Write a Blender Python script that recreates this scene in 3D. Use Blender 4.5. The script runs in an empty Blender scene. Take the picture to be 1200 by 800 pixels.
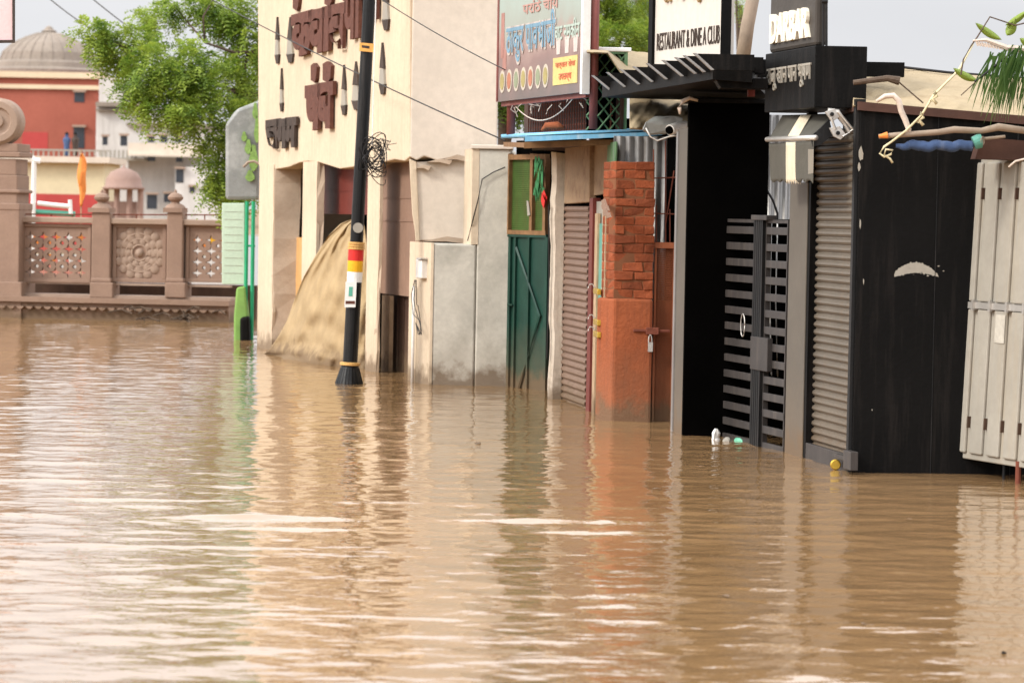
import bpy, math, random
import numpy as np
from mathutils import Vector, Matrix
R = random.Random(7)
S = bpy.context.scene
COL = S.collection
# ------------------------------------------------------------------ camera
FPX, H, HZ, ROLL = 3500.0, 2.0, 250.0, 0.018
PITCH = math.atan((400 - HZ) / FPX)
cd = bpy.data.cameras.new('camera'); cam = bpy.data.objects.new('camera', cd); COL.objects.link(cam)
cd.sensor_fit = 'HORIZONTAL'; cd.sensor_width = 36; cd.lens = 36 * FPX / 1200
cd.clip_start = .5; cd.clip_end = 6000
CM = Matrix.Translation((0, 0, H)) @ Matrix.Rotation(math.pi / 2 - PITCH, 4, 'X') @ Matrix.Rotation(ROLL, 4, 'Z')
cam.matrix_world = CM
cd.dof.use_dof = True; cd.dof.focus_distance = 26.5; cd.dof.aperture_fstop = 3.8
S.camera = cam
RM = CM.to_3x3()
def ray(px, py): return RM @ Vector(((px - 600) / FPX, -(py - 400) / FPX, -1))
def ground(px, py, z=0.0):
    d = ray(px, py); t = (z - H) / d.z
    return Vector((d.x * t, d.y * t, z))
def at(px, py, D):
    d = ray(px, py); t = D / d.y
    return Vector((d.x * t, D, H + d.z * t))
# ------------------------------------------------------------------ object helpers
def tag(o, label=None, cat=None, group=None, kind=None):
    if label: o['label'] = label
    if cat: o['category'] = cat
    if group: o['group'] = group
    if kind or label: o['kind'] = kind or 'thing'
    return o
def thing(name, loc, label, cat, group=None):
    o = bpy.data.objects.new(name, None); COL.objects.link(o); o.location = loc
    o.empty_display_size = .1
    return tag(o, label, cat, group)
def wloc(o):
    v = Vector(o.location)
    while o.parent: o = o.parent; v += Vector(o.location)
    return v
class MB:
    def __init__(s): s.v = []; s.f = []
    def add(s, vs, fs):
        b = len(s.v); s.v += [tuple(x) for x in vs]; s.f += [tuple(b + i for i in q) for q in fs]
        return s
    def prism(s, a, b):
        n = len(a)
        s.add(list(a) + list(b), [tuple(range(n))[::-1], tuple(range(n, 2 * n))] + [(i, (i + 1) % n, n + (i + 1) % n, n + i) for i in range(n)])
        return s
    def box(s, x0, x1, y0, y1, z0, z1):
        return s.prism([(x0, y0, z0), (x1, y0, z0), (x1, y1, z0), (x0, y1, z0)], [(x0, y0, z1), (x1, y0, z1), (x1, y1, z1), (x0, y1, z1)])
    def foot(s, pts, z0, z1):
        return s.prism([(p[0], p[1], z0) for p in pts], [(p[0], p[1], z1) for p in pts])
    def tube(s, pts, r, n=8, cap=True):
        pts = [Vector(p) for p in pts]; m = len(pts)
        rr = r if isinstance(r, (list, tuple)) else [r] * m
        vs = []
        for i, p in enumerate(pts):
            t = (pts[min(i + 1, m - 1)] - pts[max(i - 1, 0)])
            if t.length < 1e-6: t = Vector((0, 0, 1))
            t.normalize()
            a = t.cross(Vector((0, 0, 1)) if abs(t.z) < .9 else Vector((1, 0, 0))).normalized(); b = t.cross(a)
            for k in range(n):
                w = 2 * math.pi * k / n
                vs.append(p + (a * math.cos(w) + b * math.sin(w)) * rr[i])
        fs = [(i * n + k, i * n + (k + 1) % n, (i + 1) * n + (k + 1) % n, (i + 1) * n + k) for i in range(m - 1) for k in range(n)]
        if cap: fs += [tuple(range(n))[::-1], tuple((m - 1) * n + k for k in range(n))]
        return s.add(vs, fs)
    def lathe(s, c, prof, n=20, axis='Z'):
        vs = []
        for r, h in prof:
            for k in range(n):
                w = 2 * math.pi * k / n
                if axis == 'Z': vs.append((c[0] + r * math.cos(w), c[1] + r * math.sin(w), c[2] + h))
                else: vs.append((c[0] + r * math.cos(w), c[1] + h, c[2] + r * math.sin(w)))
        m = len(prof)
        fs = [(i * n + k, i * n + (k + 1) % n, (i + 1) * n + (k + 1) % n, (i + 1) * n + k) for i in range(m - 1) for k in range(n)]
        fs += [tuple(range(n))[::-1], tuple((m - 1) * n + k for k in range(n))]
        return s.add(vs, fs)
    def grid(s, P, thick=None):
        # P[i][j] points; optional thickness vector
        m, n = len(P), len(P[0])
        vs = [p for row in P for p in row]
        fs = [(i * n + j, i * n + j + 1, (i + 1) * n + j + 1, (i + 1) * n + j) for i in range(m - 1) for j in range(n - 1)]
        if thick is not None:
            t = Vector(thick); k = m * n
            vs = vs + [Vector(p) + t for p in vs]
            fs = fs + [tuple(k + q for q in f[::-1]) for f in fs]
            for j in range(n - 1):
                fs.append((j + 1, j, k + j, k + j + 1)); a = (m - 1) * n + j; fs.append((a, a + 1, k + a + 1, k + a))
            for i in range(m - 1):
                a = i * n; fs.append((a, a + n, k + a + n, k + a)); a = i * n + n - 1; fs.append((a + n, a, k + a, k + a + n))
        return s.add(vs, fs)
    def build(s, name, mat, parent=None, smooth=False, bevel=0, fix=True):
        me = bpy.data.meshes.new(name)
        if parent is not None: org = wloc(parent)
        else:
            A = np.array([tuple(v) for v in s.v]); org = Vector(((A[:, 0].min() + A[:, 0].max()) / 2, (A[:, 1].min() + A[:, 1].max()) / 2, A[:, 2].min()))
        me.from_pydata([tuple(Vector(v) - org) for v in s.v], [], s.f)
        if fix:
            import bmesh
            bm = bmesh.new(); bm.from_mesh(me); bmesh.ops.recalc_face_normals(bm, faces=bm.faces); bm.to_mesh(me); bm.free()
        me.materials.append(mat)
        if smooth:
            for p in me.polygons: p.use_smooth = True
        o = bpy.data.objects.new(name, me); COL.objects.link(o)
        if parent is not None: o.parent = parent
        else: o.location = org
        if bevel:
            b = o.modifiers.new('bevel', 'BEVEL'); b.width = bevel; b.segments = 2; b.limit_method = 'ANGLE'
        return o
class Face:
    """vertical plane through two waterline points of the place; u along it, off inward, z up"""
    def __init__(s, p1, p2, D=None):
        if D is None: s.P = ground(*p1); Q = ground(*p2)
        else: s.P = at(p1, 400, D[0]); Q = at(p2, 400, D[1]); s.P.z = 0; Q.z = 0
        s.L = (Q - s.P).length
        s.U = (Q - s.P).normalized(); s.N = Vector((-s.U.y, s.U.x, 0))
    def uz(s, px, py, off=0.0):
        d = ray(px, py); o = Vector((0, 0, H))
        t = (off - (o - s.P).dot(s.N)) / d.dot(s.N)
        w = o + d * t
        return (w - s.P).dot(s.U), w.z
    def W(s, u, off, z): return s.P + s.U * u + s.N * off + Vector((0, 0, z))
    def poly(s, mb, pts, off=0.0, th=.05):
        q = [s.uz(x, y, off) for x, y in pts]
        return mb.prism([s.W(u, off, z) for u, z in q], [s.W(u, off + th, z) for u, z in q])
    def bx(s, mb, u0, u1, off, th, z0, z1):
        return mb.foot([s.W(u0, off, 0), s.W(u1, off, 0), s.W(u1, off + th, 0), s.W(u0, off + th, 0)], z0, z1)
    def rect(s, x0, x1, y0, y1, off=0.0):
        """u0,u1,z0,z1 of a rectangle seen at these pixels"""
        ym = (y0 + y1) / 2; xm = (x0 + x1) / 2
        return s.uz(x0, ym, off)[0], s.uz(x1, ym, off)[0], s.uz(xm, y1, off)[1], s.uz(xm, y0, off)[1]
    def box(s, mb, x0, x1, y0, y1, off=0.0, th=.05, z0=None):
        u0, u1, a, b = s.rect(x0, x1, y0, y1, off)
        if z0 is not None: a = z0
        return s.bx(mb, u0, u1, off, th, a, b)
def facing(D): return Face(0, 1200, (D, D))
# ------------------------------------------------------------------ materials
def mat(name, col, rough=.8, var=.2, scale=4, dirt=None, damt=.5, streak=False, bump=.15, metal=0, wet=False, spec=.25, dscale=1.5, bscale=30, mix=None):
    m = bpy.data.materials.new(name); m.use_nodes = True
    nt = m.node_tree; N = nt.nodes; L = nt.links; b = N['Principled BSDF']
    b.inputs['Roughness'].default_value = rough; b.inputs['Metallic'].default_value = metal
    b.inputs['Specular IOR Level'].default_value = spec
    g = N.new('ShaderNodeNewGeometry')
    def noise(sc, det=5, vec=None, rgh=.6):
        n = N.new('ShaderNodeTexNoise'); n.inputs['Scale'].default_value = sc; n.inputs['Detail'].default_value = det; n.inputs['Roughness'].default_value = rgh
        L.new(vec or g.outputs['Position'], n.inputs['Vector']); return n.outputs['Fac']
    def rng(v, a, c, x=0, y=1):
        r = N.new('ShaderNodeMapRange'); r.inputs[1].default_value = a; r.inputs[2].default_value = c; r.inputs[3].default_value = x; r.inputs[4].default_value = y
        L.new(v, r.inputs[0]); return r.outputs[0]
    def mixc(f, A, B, bt='MIX'):
        x = N.new('ShaderNodeMix'); x.data_type = 'RGBA'; x.blend_type = bt
        if isinstance(f, float): x.inputs[0].default_value = f
        else: L.new(f, x.inputs[0])
        for i, q in ((6, A), (7, B)):
            if isinstance(q, tuple): x.inputs[i].default_value = (*q, 1)
            else: L.new(q, x.inputs[i])
        return x.outputs[2]
    lo = tuple(c * (1 - var) for c in col); hi = tuple(min(1, c * (1 + var)) for c in col)
    c = mixc(rng(noise(scale, 6), .3, .7), lo, hi)
    c = mixc(rng(noise(scale * 9, 3), .35, .65, 0, .25), c, tuple(x * .7 for x in col))
    if dirt:
        vec = None
        if streak:
            mp = N.new('ShaderNodeMapping'); mp.inputs['Scale'].default_value = (9, 9, .7); L.new(g.outputs['Position'], mp.inputs['Vector']); vec = mp.outputs[0]
        f = rng(noise(dscale, 8, vec, .7), .5, .72, 0, damt)
        c = mixc(f, c, dirt)
    if wet:
        sx = N.new('ShaderNodeSeparateXYZ'); L.new(g.outputs['Position'], sx.inputs[0])
        ad = N.new('ShaderNodeMath'); ad.operation = 'ADD'; L.new(sx.outputs[2], ad.inputs[0]); L.new(rng(noise(5, 5), .3, .7, -.12, .12), ad.inputs[1])
        f = rng(ad.outputs[0], .08, .24, .8, 0)
        c = mixc(f, c, (.13, .085, .05)); c = mixc(rng(ad.outputs[0], .2, .75, .22, 0), c, (.22, .15, .09))
    L.new(c, b.inputs['Base Color'])
    if bump:
        bp = N.new('ShaderNodeBump'); bp.inputs['Strength'].default_value = bump; bp.inputs['Distance'].default_value = .02
        L.new(noise(bscale, 8), bp.inputs['Height']); L.new(bp.outputs[0], b.inputs['Normal'])
    return m
def leafmat(name, c1, c2):
    m = bpy.data.materials.new(name); m.use_nodes = True; nt = m.node_tree; N = nt.nodes; L = nt.links
    b = N['Principled BSDF']; b.inputs['Roughness'].default_value = .45; b.inputs['Specular IOR Level'].default_value = .3
    g = N.new('ShaderNodeNewGeometry'); r = N.new('ShaderNodeValToRGB')
    r.color_ramp.elements[0].color = (*c1, 1); r.color_ramp.elements[1].color = (*c2, 1)
    ns = N.new('ShaderNodeTexNoise'); ns.inputs['Scale'].default_value = 2.6; ns.inputs['Detail'].default_value = 2; L.new(g.outputs['Position'], ns.inputs[0])
    m1 = N.new('ShaderNodeMapRange'); m1.inputs[1].default_value = .36; m1.inputs[2].default_value = .64; L.new(ns.outputs[0], m1.inputs[0])
    m2 = N.new('ShaderNodeMix'); m2.data_type = 'FLOAT'; m2.inputs[0].default_value = .6; L.new(g.outputs['Random Per Island'], m2.inputs[2]); L.new(m1.outputs[0], m2.inputs[3])
    L.new(m2.outputs[0], r.inputs[0]); L.new(r.outputs[0], b.inputs['Base Color'])
    t = N.new('ShaderNodeBsdfTranslucent'); L.new(r.outputs[0], t.inputs[0])
    x = N.new('ShaderNodeMixShader'); x.inputs[0].default_value = .42
    L.new(b.outputs[0], x.inputs[1]); L.new(t.outputs[0], x.inputs[2]); L.new(x.outputs[0], N['Material Output'].inputs[0])
    return m
M = dict(
 cream=mat('cream_plaster', (.60, .49, .36), .85, .08, 1.5, (.40, .31, .21), .5, True, .2, wet=True),
 greyplaster=mat('grey_plaster', (.62, .54, .45), .85, .07, 1.2, (.40, .34, .27), .4, False, .15, wet=True),
 concrete=mat('bare_concrete', (.55, .52, .45), .85, .16, 2.5, (.24, .23, .19), .5, False, .2, wet=True),
 beige=mat('beige_wall', (.45, .35, .26), .8, .15, 2, (.3, .2, .13), .5, False, .2, wet=True),
 brownpanel=mat('brown_panel', (.25, .155, .11), .6, .12, 2, (.18, .10, .06), .4, True, .1),
 maroon=mat('maroon_paint', (.15, .03, .022), .5, .15, 3, (.10, .03, .02), .4, True),
 dark=mat('dark_interior', (.0015, .0013, .0012), .9, .3, 2, spec=.01),  # near-black colour paints in unlit interiors; also the black wall and lens
 black=mat('black_paint', (.0035, .0032, .003), .55, .3, 2, (.022, .018, .016), .6, True, .15, spec=.1, dscale=1.1),
 blackmetal=mat('black_metal', (.007, .007, .0073), .4, .2, 4, (.07, .06, .055), .4, True),
 gategrey=mat('gate_dark_grey', (.06, .053, .05), .4, .2, 5, (.16, .13, .11), .5, True, .05, metal=.3),
 greypost=mat('grey_painted_post', (.115, .10, .082), .5, .1, 2, (.12, .1, .08), .4, True, .05, wet=True),
 shutter1=mat('brown_shutter_steel', (.21, .135, .10), .55, .12, 2, (.15, .08, .05), .5, True, .05, metal=.2, wet=True),
 shutter2=mat('grey_shutter_steel', (.165, .138, .108), .45, .1, 2, (.2, .14, .09), .5, True, .05, metal=.35, wet=True),
 brick=mat('red_brick', (.29, .072, .026), .85, .3, 9, (.22, .06, .03), .6, False, .5, bscale=40, dscale=6),
 mortar=mat('mortar', (.19, .075, .035), .95, .2, 8),
 orangeplaster=mat('orange_plaster', (.31, .085, .032), .85, .2, 2.5, (.16, .05, .025), .7, True, .5, wet=True),
 orangemetal=mat('orange_gate_paint', (.28, .085, .035), .6, .15, 6, (.2, .07, .03), .6, True, wet=True),
 rust=mat('rusty_iron', (.17, .05, .03), .8, .3, 12, (.08, .03, .02), .5),
 rustsheet=mat('rusty_sheet', (.30, .20, .12), .7, .15, 4, (.14, .06, .03), .8, False, .2, dscale=5),
 tin=mat('corrugated_tin', (.33, .32, .31), .4, .1, 3, (.22, .17, .12), .5, True, .05, metal=.5),
 greendoor=mat('dark_green_door', (.012, .048, .034), .45, .25, 3, (.02, .05, .045), .6, True, .05, wet=True),
 greenpanel=mat('green_mesh_panel', (.075, .135, .03), .6, .25, 5, (.12, .08, .03), .6, True),
 woodframe=mat('brown_wood_frame', (.22, .12, .055), .7, .25, 10, (.1, .05, .03), .6, True),
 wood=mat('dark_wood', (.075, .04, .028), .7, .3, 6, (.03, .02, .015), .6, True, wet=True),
 palewood=mat('pale_wood', (.42, .30, .19), .8, .2, 10, (.22, .14, .08), .6, True, wet=True),
 ply=mat('plywood_orange', (.58, .33, .13), .7, .12, 5, (.35, .18, .08), .4, True),
 whitewash=mat('whitewashed_timber', (.66, .58, .48), .85, .12, 6, (.33, .24, .17), .7, True, .3, wet=True, dscale=3),
 tealdoor=mat('teal_door_paint', (.10, .30, .24), .5, .15, 5, (.3, .3, .24), .5, True),
 greywhite=mat('grey_white_enamel', (.33, .305, .26), .5, .1, 2, (.34, .28, .2), .55, True, .05, dscale=1),
 canvas=mat('tan_canvas', (.38, .275, .15), .95, .15, 4, (.26, .18, .09), .5, False, .25, bscale=22, wet=True),
 roofcloth=mat('beige_roof_cloth', (.37, .29, .18), .9, .15, 3, (.20, .14, .075), .8, False, .5, bscale=9, dscale=3),
 stone=mat('pink_sandstone', (.30, .20, .15), .85, .14, 3, (.21, .145, .105), .55, False, .3, bscale=18, wet=True),
 stonepale=mat('pale_sandstone', (.36, .26, .20), .85, .14, 3, (.25, .18, .13), .5, False, .3),
 white=mat('white_paint', (.80, .79, .76), .5, .04, 3, (.55, .5, .42), .3, True, .03),
 signwhite=mat('white_sign_panel', (.62, .57, .51), .4, .03, 2, (.55, .45, .36), .3, True, .02),
 red=mat('red_paint', (.60, .03, .025), .45, .1, 4), yellow=mat('yellow_paint', (.80, .42, .02), .45, .1, 4),
 amber=mat('amber_ring', (.62, .36, .12), .45, .1, 4),
 tagm=mat('orange_tag', (.75, .38, .10), .5, .2, 20),
 blue=mat('sky_blue_sheet', (.17, .44, .66), .5, .15, 3, (.62, .68, .68), .5, True, .05),
 bluecloth=mat('blue_tarp_cloth', (.05, .085, .18), .8, .25, 9, (.16, .2, .3), .6, True, .25),
 lettbrown=mat('rusted_letters', (.12, .048, .034), .8, .3, 14, (.09, .035, .025), .6, True, .5),
 lettdark=mat('dark_letters', (.055, .04, .033), .8, .3, 14, (.12, .08, .06), .6, True, .5),
 brass=mat('brass_letters', (.42, .28, .13), .35, .2, 12, (.1, .07, .04), .5, True, metal=.6),
 ropem=mat('pale_rope', (.62, .52, .44), .9, .15, 20), string=mat('cream_string', (.66, .57, .36), .9, .1, 20),
 bamboo=mat('weathered_bamboo', (.32, .25, .19), .8, .2, 12, (.2, .14, .1), .5),
 brightgreen=mat('bright_green_cloth', (.22, .40, .10), .7, .15, 5), palegreen=mat('pale_green_panel', (.52, .66, .52), .6, .06, 3),
 greenpole=mat('green_pole_paint', (.03, .36, .17), .4, .1, 4), plastic=mat('clouded_plastic', (.24, .25, .24), .3, .15, 3, (.6, .6, .58), .5, False, .3, spec=.6),
 redwall=mat('brick_red_wash', (.33, .10, .068), .85, .12, .3, (.32, .10, .07), .5, False, .1, dscale=.15),
 domem=mat('dome_stone', (.27, .225, .185), .9, .15, .3, (.14, .115, .10), .6, True, .2, dscale=.5),
 stringc=mat('cream_course', (.66, .52, .36), .85, .1, .3), farwhite=mat('far_white_wash', (.58, .55, .52), .85, .1, .15, (.36, .33, .3), .8, True, .1, dscale=.12),
 yellowwall=mat('pale_yellow_wall', (.62, .54, .36), .85, .05, .3), crimson=mat('crimson_wall', (.42, .06, .055), .8, .1, .3),
 glass=mat('dark_window', (.03, .035, .045), .2, .2, 1, spec=.6), pinkdome=mat('pink_pavilion', (.30, .20, .165), .85, .15, .5, (.3, .2, .15), .5),
 saffron=mat('saffron_cloth', (.75, .25, .06), .8, .1, 5), bark=mat('bark', (.10, .07, .05), .9, .3, 10, bump=.6),
 cable=mat('black_cable', (.02, .018, .018), .5, .1, 5, bump=0), cctv=mat('cctv_white', (.72, .70, .66), .35, .05, 5),
 pinksign=mat('pink_board', (.75, .55, .55), .5, .06, 3), awn=mat('grey_awning_cloth', (.085, .08, .066), .85, .15, 5, (.09, .08, .07), .5, True),
 awncream=mat('cream_awning_stripe', (.60, .53, .40), .85, .1, 5, (.4, .33, .22), .5, True), alu=mat('aluminium', (.55, .52, .48), .35, .1, 5, metal=.6),
 brassy=mat('brass_padlock', (.62, .40, .06), .3, .15, 10, metal=.7), latgreen=mat('lattice_green', (.10, .20, .10), .6, .3, 8, (.2, .22, .12), .5),
 postmar=mat('maroon_pipe_paint', (.20, .06, .05), .55, .2, 6, (.3, .16, .13), .5, True), rustbeam=mat('rust_roof_edge', (.075, .036, .026), .75, .2, 6),
 ground=mat('muddy_ground', (.22, .15, .09), .95, .2, .5), teal=mat('greenish_cloth', (.12, .4, .3), .8, .1, 5),
 litbulb=mat('cream_bulb_letters', (.86, .80, .66), .4, .05, 10), bottle=mat('green_bottle', (.15, .45, .3), .2, .1, 10),
 grn1=leafmat('neem_leaf', (.08, .17, .02), (.42, .52, .08)), grn2=leafmat('bright_leaf', (.07, .15, .015), (.36, .44, .06)),
 grn3=leafmat('dark_leaf', (.05, .11, .018), (.20, .30, .04)), palm=leafmat('palm_leaf', (.035, .09, .02), (.13, .22, .06)),
 vinel=leafmat('vine_leaf', (.26, .36, .05), (.36, .46, .10)),
)
def island_var(m, lo, hi):
    nt = m.node_tree; N = nt.nodes; L = nt.links; b = N['Principled BSDF']; src = b.inputs['Base Color'].links[0].from_socket
    g = N.new('ShaderNodeNewGeometry'); mr = N.new('ShaderNodeMapRange'); mr.inputs[3].default_value = lo; mr.inputs[4].default_value = hi; L.new(g.outputs['Random Per Island'], mr.inputs[0])
    v = N.new('ShaderNodeVectorMath'); v.operation = 'SCALE'; L.new(src, v.inputs[0]); L.new(mr.outputs[0], v.inputs['Scale']); L.new(v.outputs[0], b.inputs['Base Color'])
island_var(M['brick'], .6, 1.05)
# ------------------------------------------------------------------ text helper
def text_on(F, s, x0, x1, y0, y1, off, th, name, m, parent, bold=0, zs=None, bev=0, wob=0):
    cu = bpy.data.curves.new('t', 'FONT'); cu.body = s; cu.extrude = .1; cu.offset = bold; cu.resolution_u = 4
    o = bpy.data.objects.new('t', cu); COL.objects.link(o)
    bpy.context.view_layer.update()
    me = bpy.data.meshes.new_from_object(o.evaluated_get(bpy.context.evaluated_depsgraph_get()))
    bpy.data.objects.remove(o)
    V = np.array([v.co[:] for v in me.vertices]); lo = V.min(0); hi = V.max(0)
    u0, u1, z0, z1 = F.rect(x0, x1, y0, y1, off) if zs is None else (F.rect(x0, x1, y0, y1, off)[:2] + zs)
    mb = MB(); pts = []
    for v in V:
        a = (v[0] - lo[0]) / (hi[0] - lo[0]); b = (v[1] - lo[1]) / (hi[1] - lo[1])
        w = wob * math.sin(v[0] * 17 + v[1] * 9)
        pts.append(F.W(u0 + (u1 - u0) * a + w, off - (th if v[2] > 0 else 0), z0 + (z1 - z0) * b + w * .5))
    mb.add(pts, [tuple(p.vertices) for p in me.polygons])
    bpy.data.meshes.remove(me)
    return mb.build(name, m, parent, fix=False)
# ------------------------------------------------------------------ WORLD + SUN
SUN_DIR = Vector((-.74, -.36, .57)).normalized()
w = bpy.data.worlds.new('World'); S.world = w; w.use_nodes = True
nt = w.node_tree; N = nt.nodes; L = nt.links; bg = N['Background']
sky = N.new('ShaderNodeTexSky'); sky.sky_type = 'NISHITA'; sky.sun_disc = False
el = math.asin(SUN_DIR.z); az = math.atan2(SUN_DIR.x, SUN_DIR.y)
sky.sun_elevation = el; sky.sun_rotation = az; sky.dust_density = 4; sky.air_density = 1.5
hs = N.new('ShaderNodeHueSaturation'); hs.inputs['Saturation'].default_value = .12; L.new(sky.outputs[0], hs.inputs['Color'])
tc = N.new('ShaderNodeTexCoord'); cn = N.new('ShaderNodeTexNoise'); cn.inputs['Scale'].default_value = 2.2; cn.inputs['Detail'].default_value = 5
mp = N.new('ShaderNodeMapping'); mp.inputs['Scale'].default_value = (1, 1, 3.5); L.new(tc.outputs['Generated'], mp.inputs[0]); L.new(mp.outputs[0], cn.inputs[0])
cr = N.new('ShaderNodeValToRGB'); cr.color_ramp.elements[0].position = .3; cr.color_ramp.elements[1].position = .7
cr.color_ramp.elements[0].color = (6.6, 6.7, 7.0, 1); cr.color_ramp.elements[1].color = (8.6, 8.6, 8.8, 1); L.new(cn.outputs[0], cr.inputs[0])
mx = N.new('ShaderNodeMix'); mx.data_type = 'RGBA'; mx.inputs[0].default_value = .8; L.new(hs.outputs[0], mx.inputs[6]); L.new(cr.outputs[0], mx.inputs[7])
sx = N.new('ShaderNodeSeparateXYZ'); L.new(tc.outputs['Generated'], sx.inputs[0])
gr = N.new('ShaderNodeMapRange'); gr.inputs[1].default_value = .07; gr.inputs[2].default_value = .42; gr.inputs[3].default_value = 1.04; gr.inputs[4].default_value = 2.8; L.new(sx.outputs[2], gr.inputs[0])
vm = N.new('ShaderNodeVectorMath'); vm.operation = 'SCALE'; L.new(mx.outputs[2], vm.inputs[0]); L.new(gr.outputs[0], vm.inputs['Scale'])
L.new(vm.outputs[0], bg.inputs[0]); bg.inputs[1].default_value = .10
sd = bpy.data.lights.new('sun', 'SUN'); sd.energy = 2.0; sd.angle = math.radians(10); sd.color = (1, .95, .86)
so = bpy.data.objects.new('sun', sd); COL.objects.link(so); so.rotation_euler = (-SUN_DIR).to_track_quat('-Z', 'Y').to_euler(); so.location = (-20, -20, 30)
S.view_settings.view_transform = 'Standard'; S.view_settings.look = 'None'; S.view_settings.exposure = 0.30
S.cycles.max_bounces = 6; S.cycles.use_denoising = True; S.cycles.caustics_reflective = False; S.cycles.caustics_refractive = False
# ------------------------------------------------------------------ WATER
def water():
    m = bpy.data.materials.new('muddy_flood_water'); m.use_nodes = True; nt = m.node_tree; N = nt.nodes; L = nt.links; b = N['Principled BSDF']
    b.inputs['Roughness'].default_value = .015; b.inputs['IOR'].default_value = 1.6
    g = N.new('ShaderNodeNewGeometry')
    n1 = N.new('ShaderNodeTexNoise'); n1.inputs['Scale'].default_value = .25; n1.inputs['Detail'].default_value = 4; L.new(g.outputs['Position'], n1.inputs[0])
    r = N.new('ShaderNodeValToRGB'); r.color_ramp.elements[0].position = .35; r.color_ramp.elements[1].position = .65
    r.color_ramp.elements[0].color = (.225, .130, .058, 1); r.color_ramp.elements[1].color = (.275, .165, .078, 1); L.new(n1.outputs[0], r.inputs[0]); L.new(r.outputs[0], b.inputs['Base Color'])
    mp = N.new('ShaderNodeMapping'); mp.inputs['Scale'].default_value = (.55, 1, 1); L.new(g.outputs['Position'], mp.inputs[0])
    n2 = N.new('ShaderNodeTexNoise'); n2.inputs['Scale'].default_value = 13; n2.inputs['Detail'].default_value = 3; n2.inputs['Roughness'].default_value = .45; L.new(mp.outputs[0], n2.inputs[0])
    bp = N.new('ShaderNodeBump'); bp.inputs['Strength'].default_value = .38; bp.inputs['Distance'].default_value = .012; L.new(n2.outputs[0], bp.inputs['Height']); L.new(bp.outputs[0], b.inputs['Normal'])
    ys = [6.0]
    while ys[-1] < 60: ys.append(ys[-1] + .014 + .0012 * max(0, ys[-1] - 9))
    ys = np.array(ys); xs = np.linspace(-10.5, 7.5, 460)
    X, Y = np.meshgrid(xs, ys); Z = np.zeros_like(X); rg = np.random.RandomState(3)
    for k in range(64):
        lam = math.exp(rg.uniform(math.log(.085), math.log(1.0)))
        th = rg.normal(0, .70 if lam < .45 else .4) + math.pi / 2 * (1 if rg.rand() < .85 else .2)
        sl = .0126 * (.85 if lam > .5 else 1.0) * np.clip(2.2 - (.014 + .0012 * np.maximum(0, Y - 9)) * 5 / lam, 0, 1)
        kx, ky = math.cos(th) * 2 * math.pi / lam, math.sin(th) * 2 * math.pi / lam
        ph = rg.uniform(0, 6.28); env = .62 + .38 * np.sin(X * rg.uniform(.15, .7) + Y * rg.uniform(.15, .5) + rg.uniform(0, 6))
        Z += sl * lam / (2 * math.pi) * env * np.sin(kx * X + ky * Y + ph + .6 * np.sin(X * .5 + ph) + .5 * np.sin(Y * .3 + 2 * ph))
    calm = 1 - .45 * np.clip((X - 1.2) / 2.0, 0, 1) * np.clip((Y - 14) / 5, 0, 1)
    Z *= calm
    for yc, amp, wd, x1 in ((19.3, .026, .11, 1.3), (18.7, .014, .08, 2.0), (17.6, .010, .07, .8), (20.4, .010, .08, -.3), (16.2, .008, .06, 2.2), (21.6, .008, .07, .4), (14.6, .006, .05, 1.2)):
        c = yc + .10 * np.sin(X * .7 + yc) + .03 * np.sin(X * 3.1)
        brk = .5 + .5 * np.sin(X * 1.9 + 3 * np.sin(X * .63 + yc))
        Z += amp * (.35 + .65 * brk) * np.exp(-((Y - c) / wd) ** 2) / (1 + np.exp((X - x1) * 4))
    me = bpy.data.meshes.new('water'); nx, ny = len(xs), len(ys)
    V = np.stack([X, Y, Z], -1).reshape(-1, 3)
    i = np.arange(ny - 1)[:, None] * nx + np.arange(nx - 1)[None]
    Fq = np.stack([i, i + 1, i + nx + 1, i + nx], -1).reshape(-1, 4)
    # far / side skirts
    ex = [(-900, -30, 0), (-10.5, -30, 0), (7.5, -30, 0), (900, -30, 0), (-900, 6, 0), (900, 6, 0), (-900, ys[-1], 0), (900, ys[-1], 0), (-900, 260, 0), (900, 260, 0)]
    b0 = len(V); V = np.vstack([V, ex]); e = lambda k: b0 + k
    row0 = list(range(nx)); rowN = [(ny - 1) * nx + q for q in range(nx)]
    faces = [tuple(q) for q in Fq] + [tuple([e(1), e(2)] + row0[::-1]), (e(0), e(1), 0, e(4)), (e(2), e(3), e(5), nx - 1),
             tuple([e(4)] + [q * nx for q in range(ny)] + [e(6)]), tuple([e(5), e(7)] + [q * nx + nx - 1 for q in range(ny - 1, -1, -1)]),
             tuple([e(6)] + rowN + [e(7), e(9), e(8)])]
    me.from_pydata(V.tolist(), [], faces); me.materials.append(m)
    for p in me.polygons: p.use_smooth = len(p.vertices) == 4
    o = bpy.data.objects.new('water', me); COL.objects.link(o); tag(o, 'brown muddy flood water covering the street', None, None, 'structure')
water()
g = MB(); g.add([(-2500, -200, -.6), (2500, -200, -.6), (2500, 225, -.6), (-2500, 225, -.6), (2500, 240, .2), (-2500, 240, .2), (2500, 5000, .4), (-2500, 5000, .4)], [(0, 1, 2, 3), (3, 2, 4, 5), (5, 4, 6, 7)])
tag(g.build('ground', M['ground']), 'muddy ground under the flood and on the far bank', None, None, 'structure')
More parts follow.
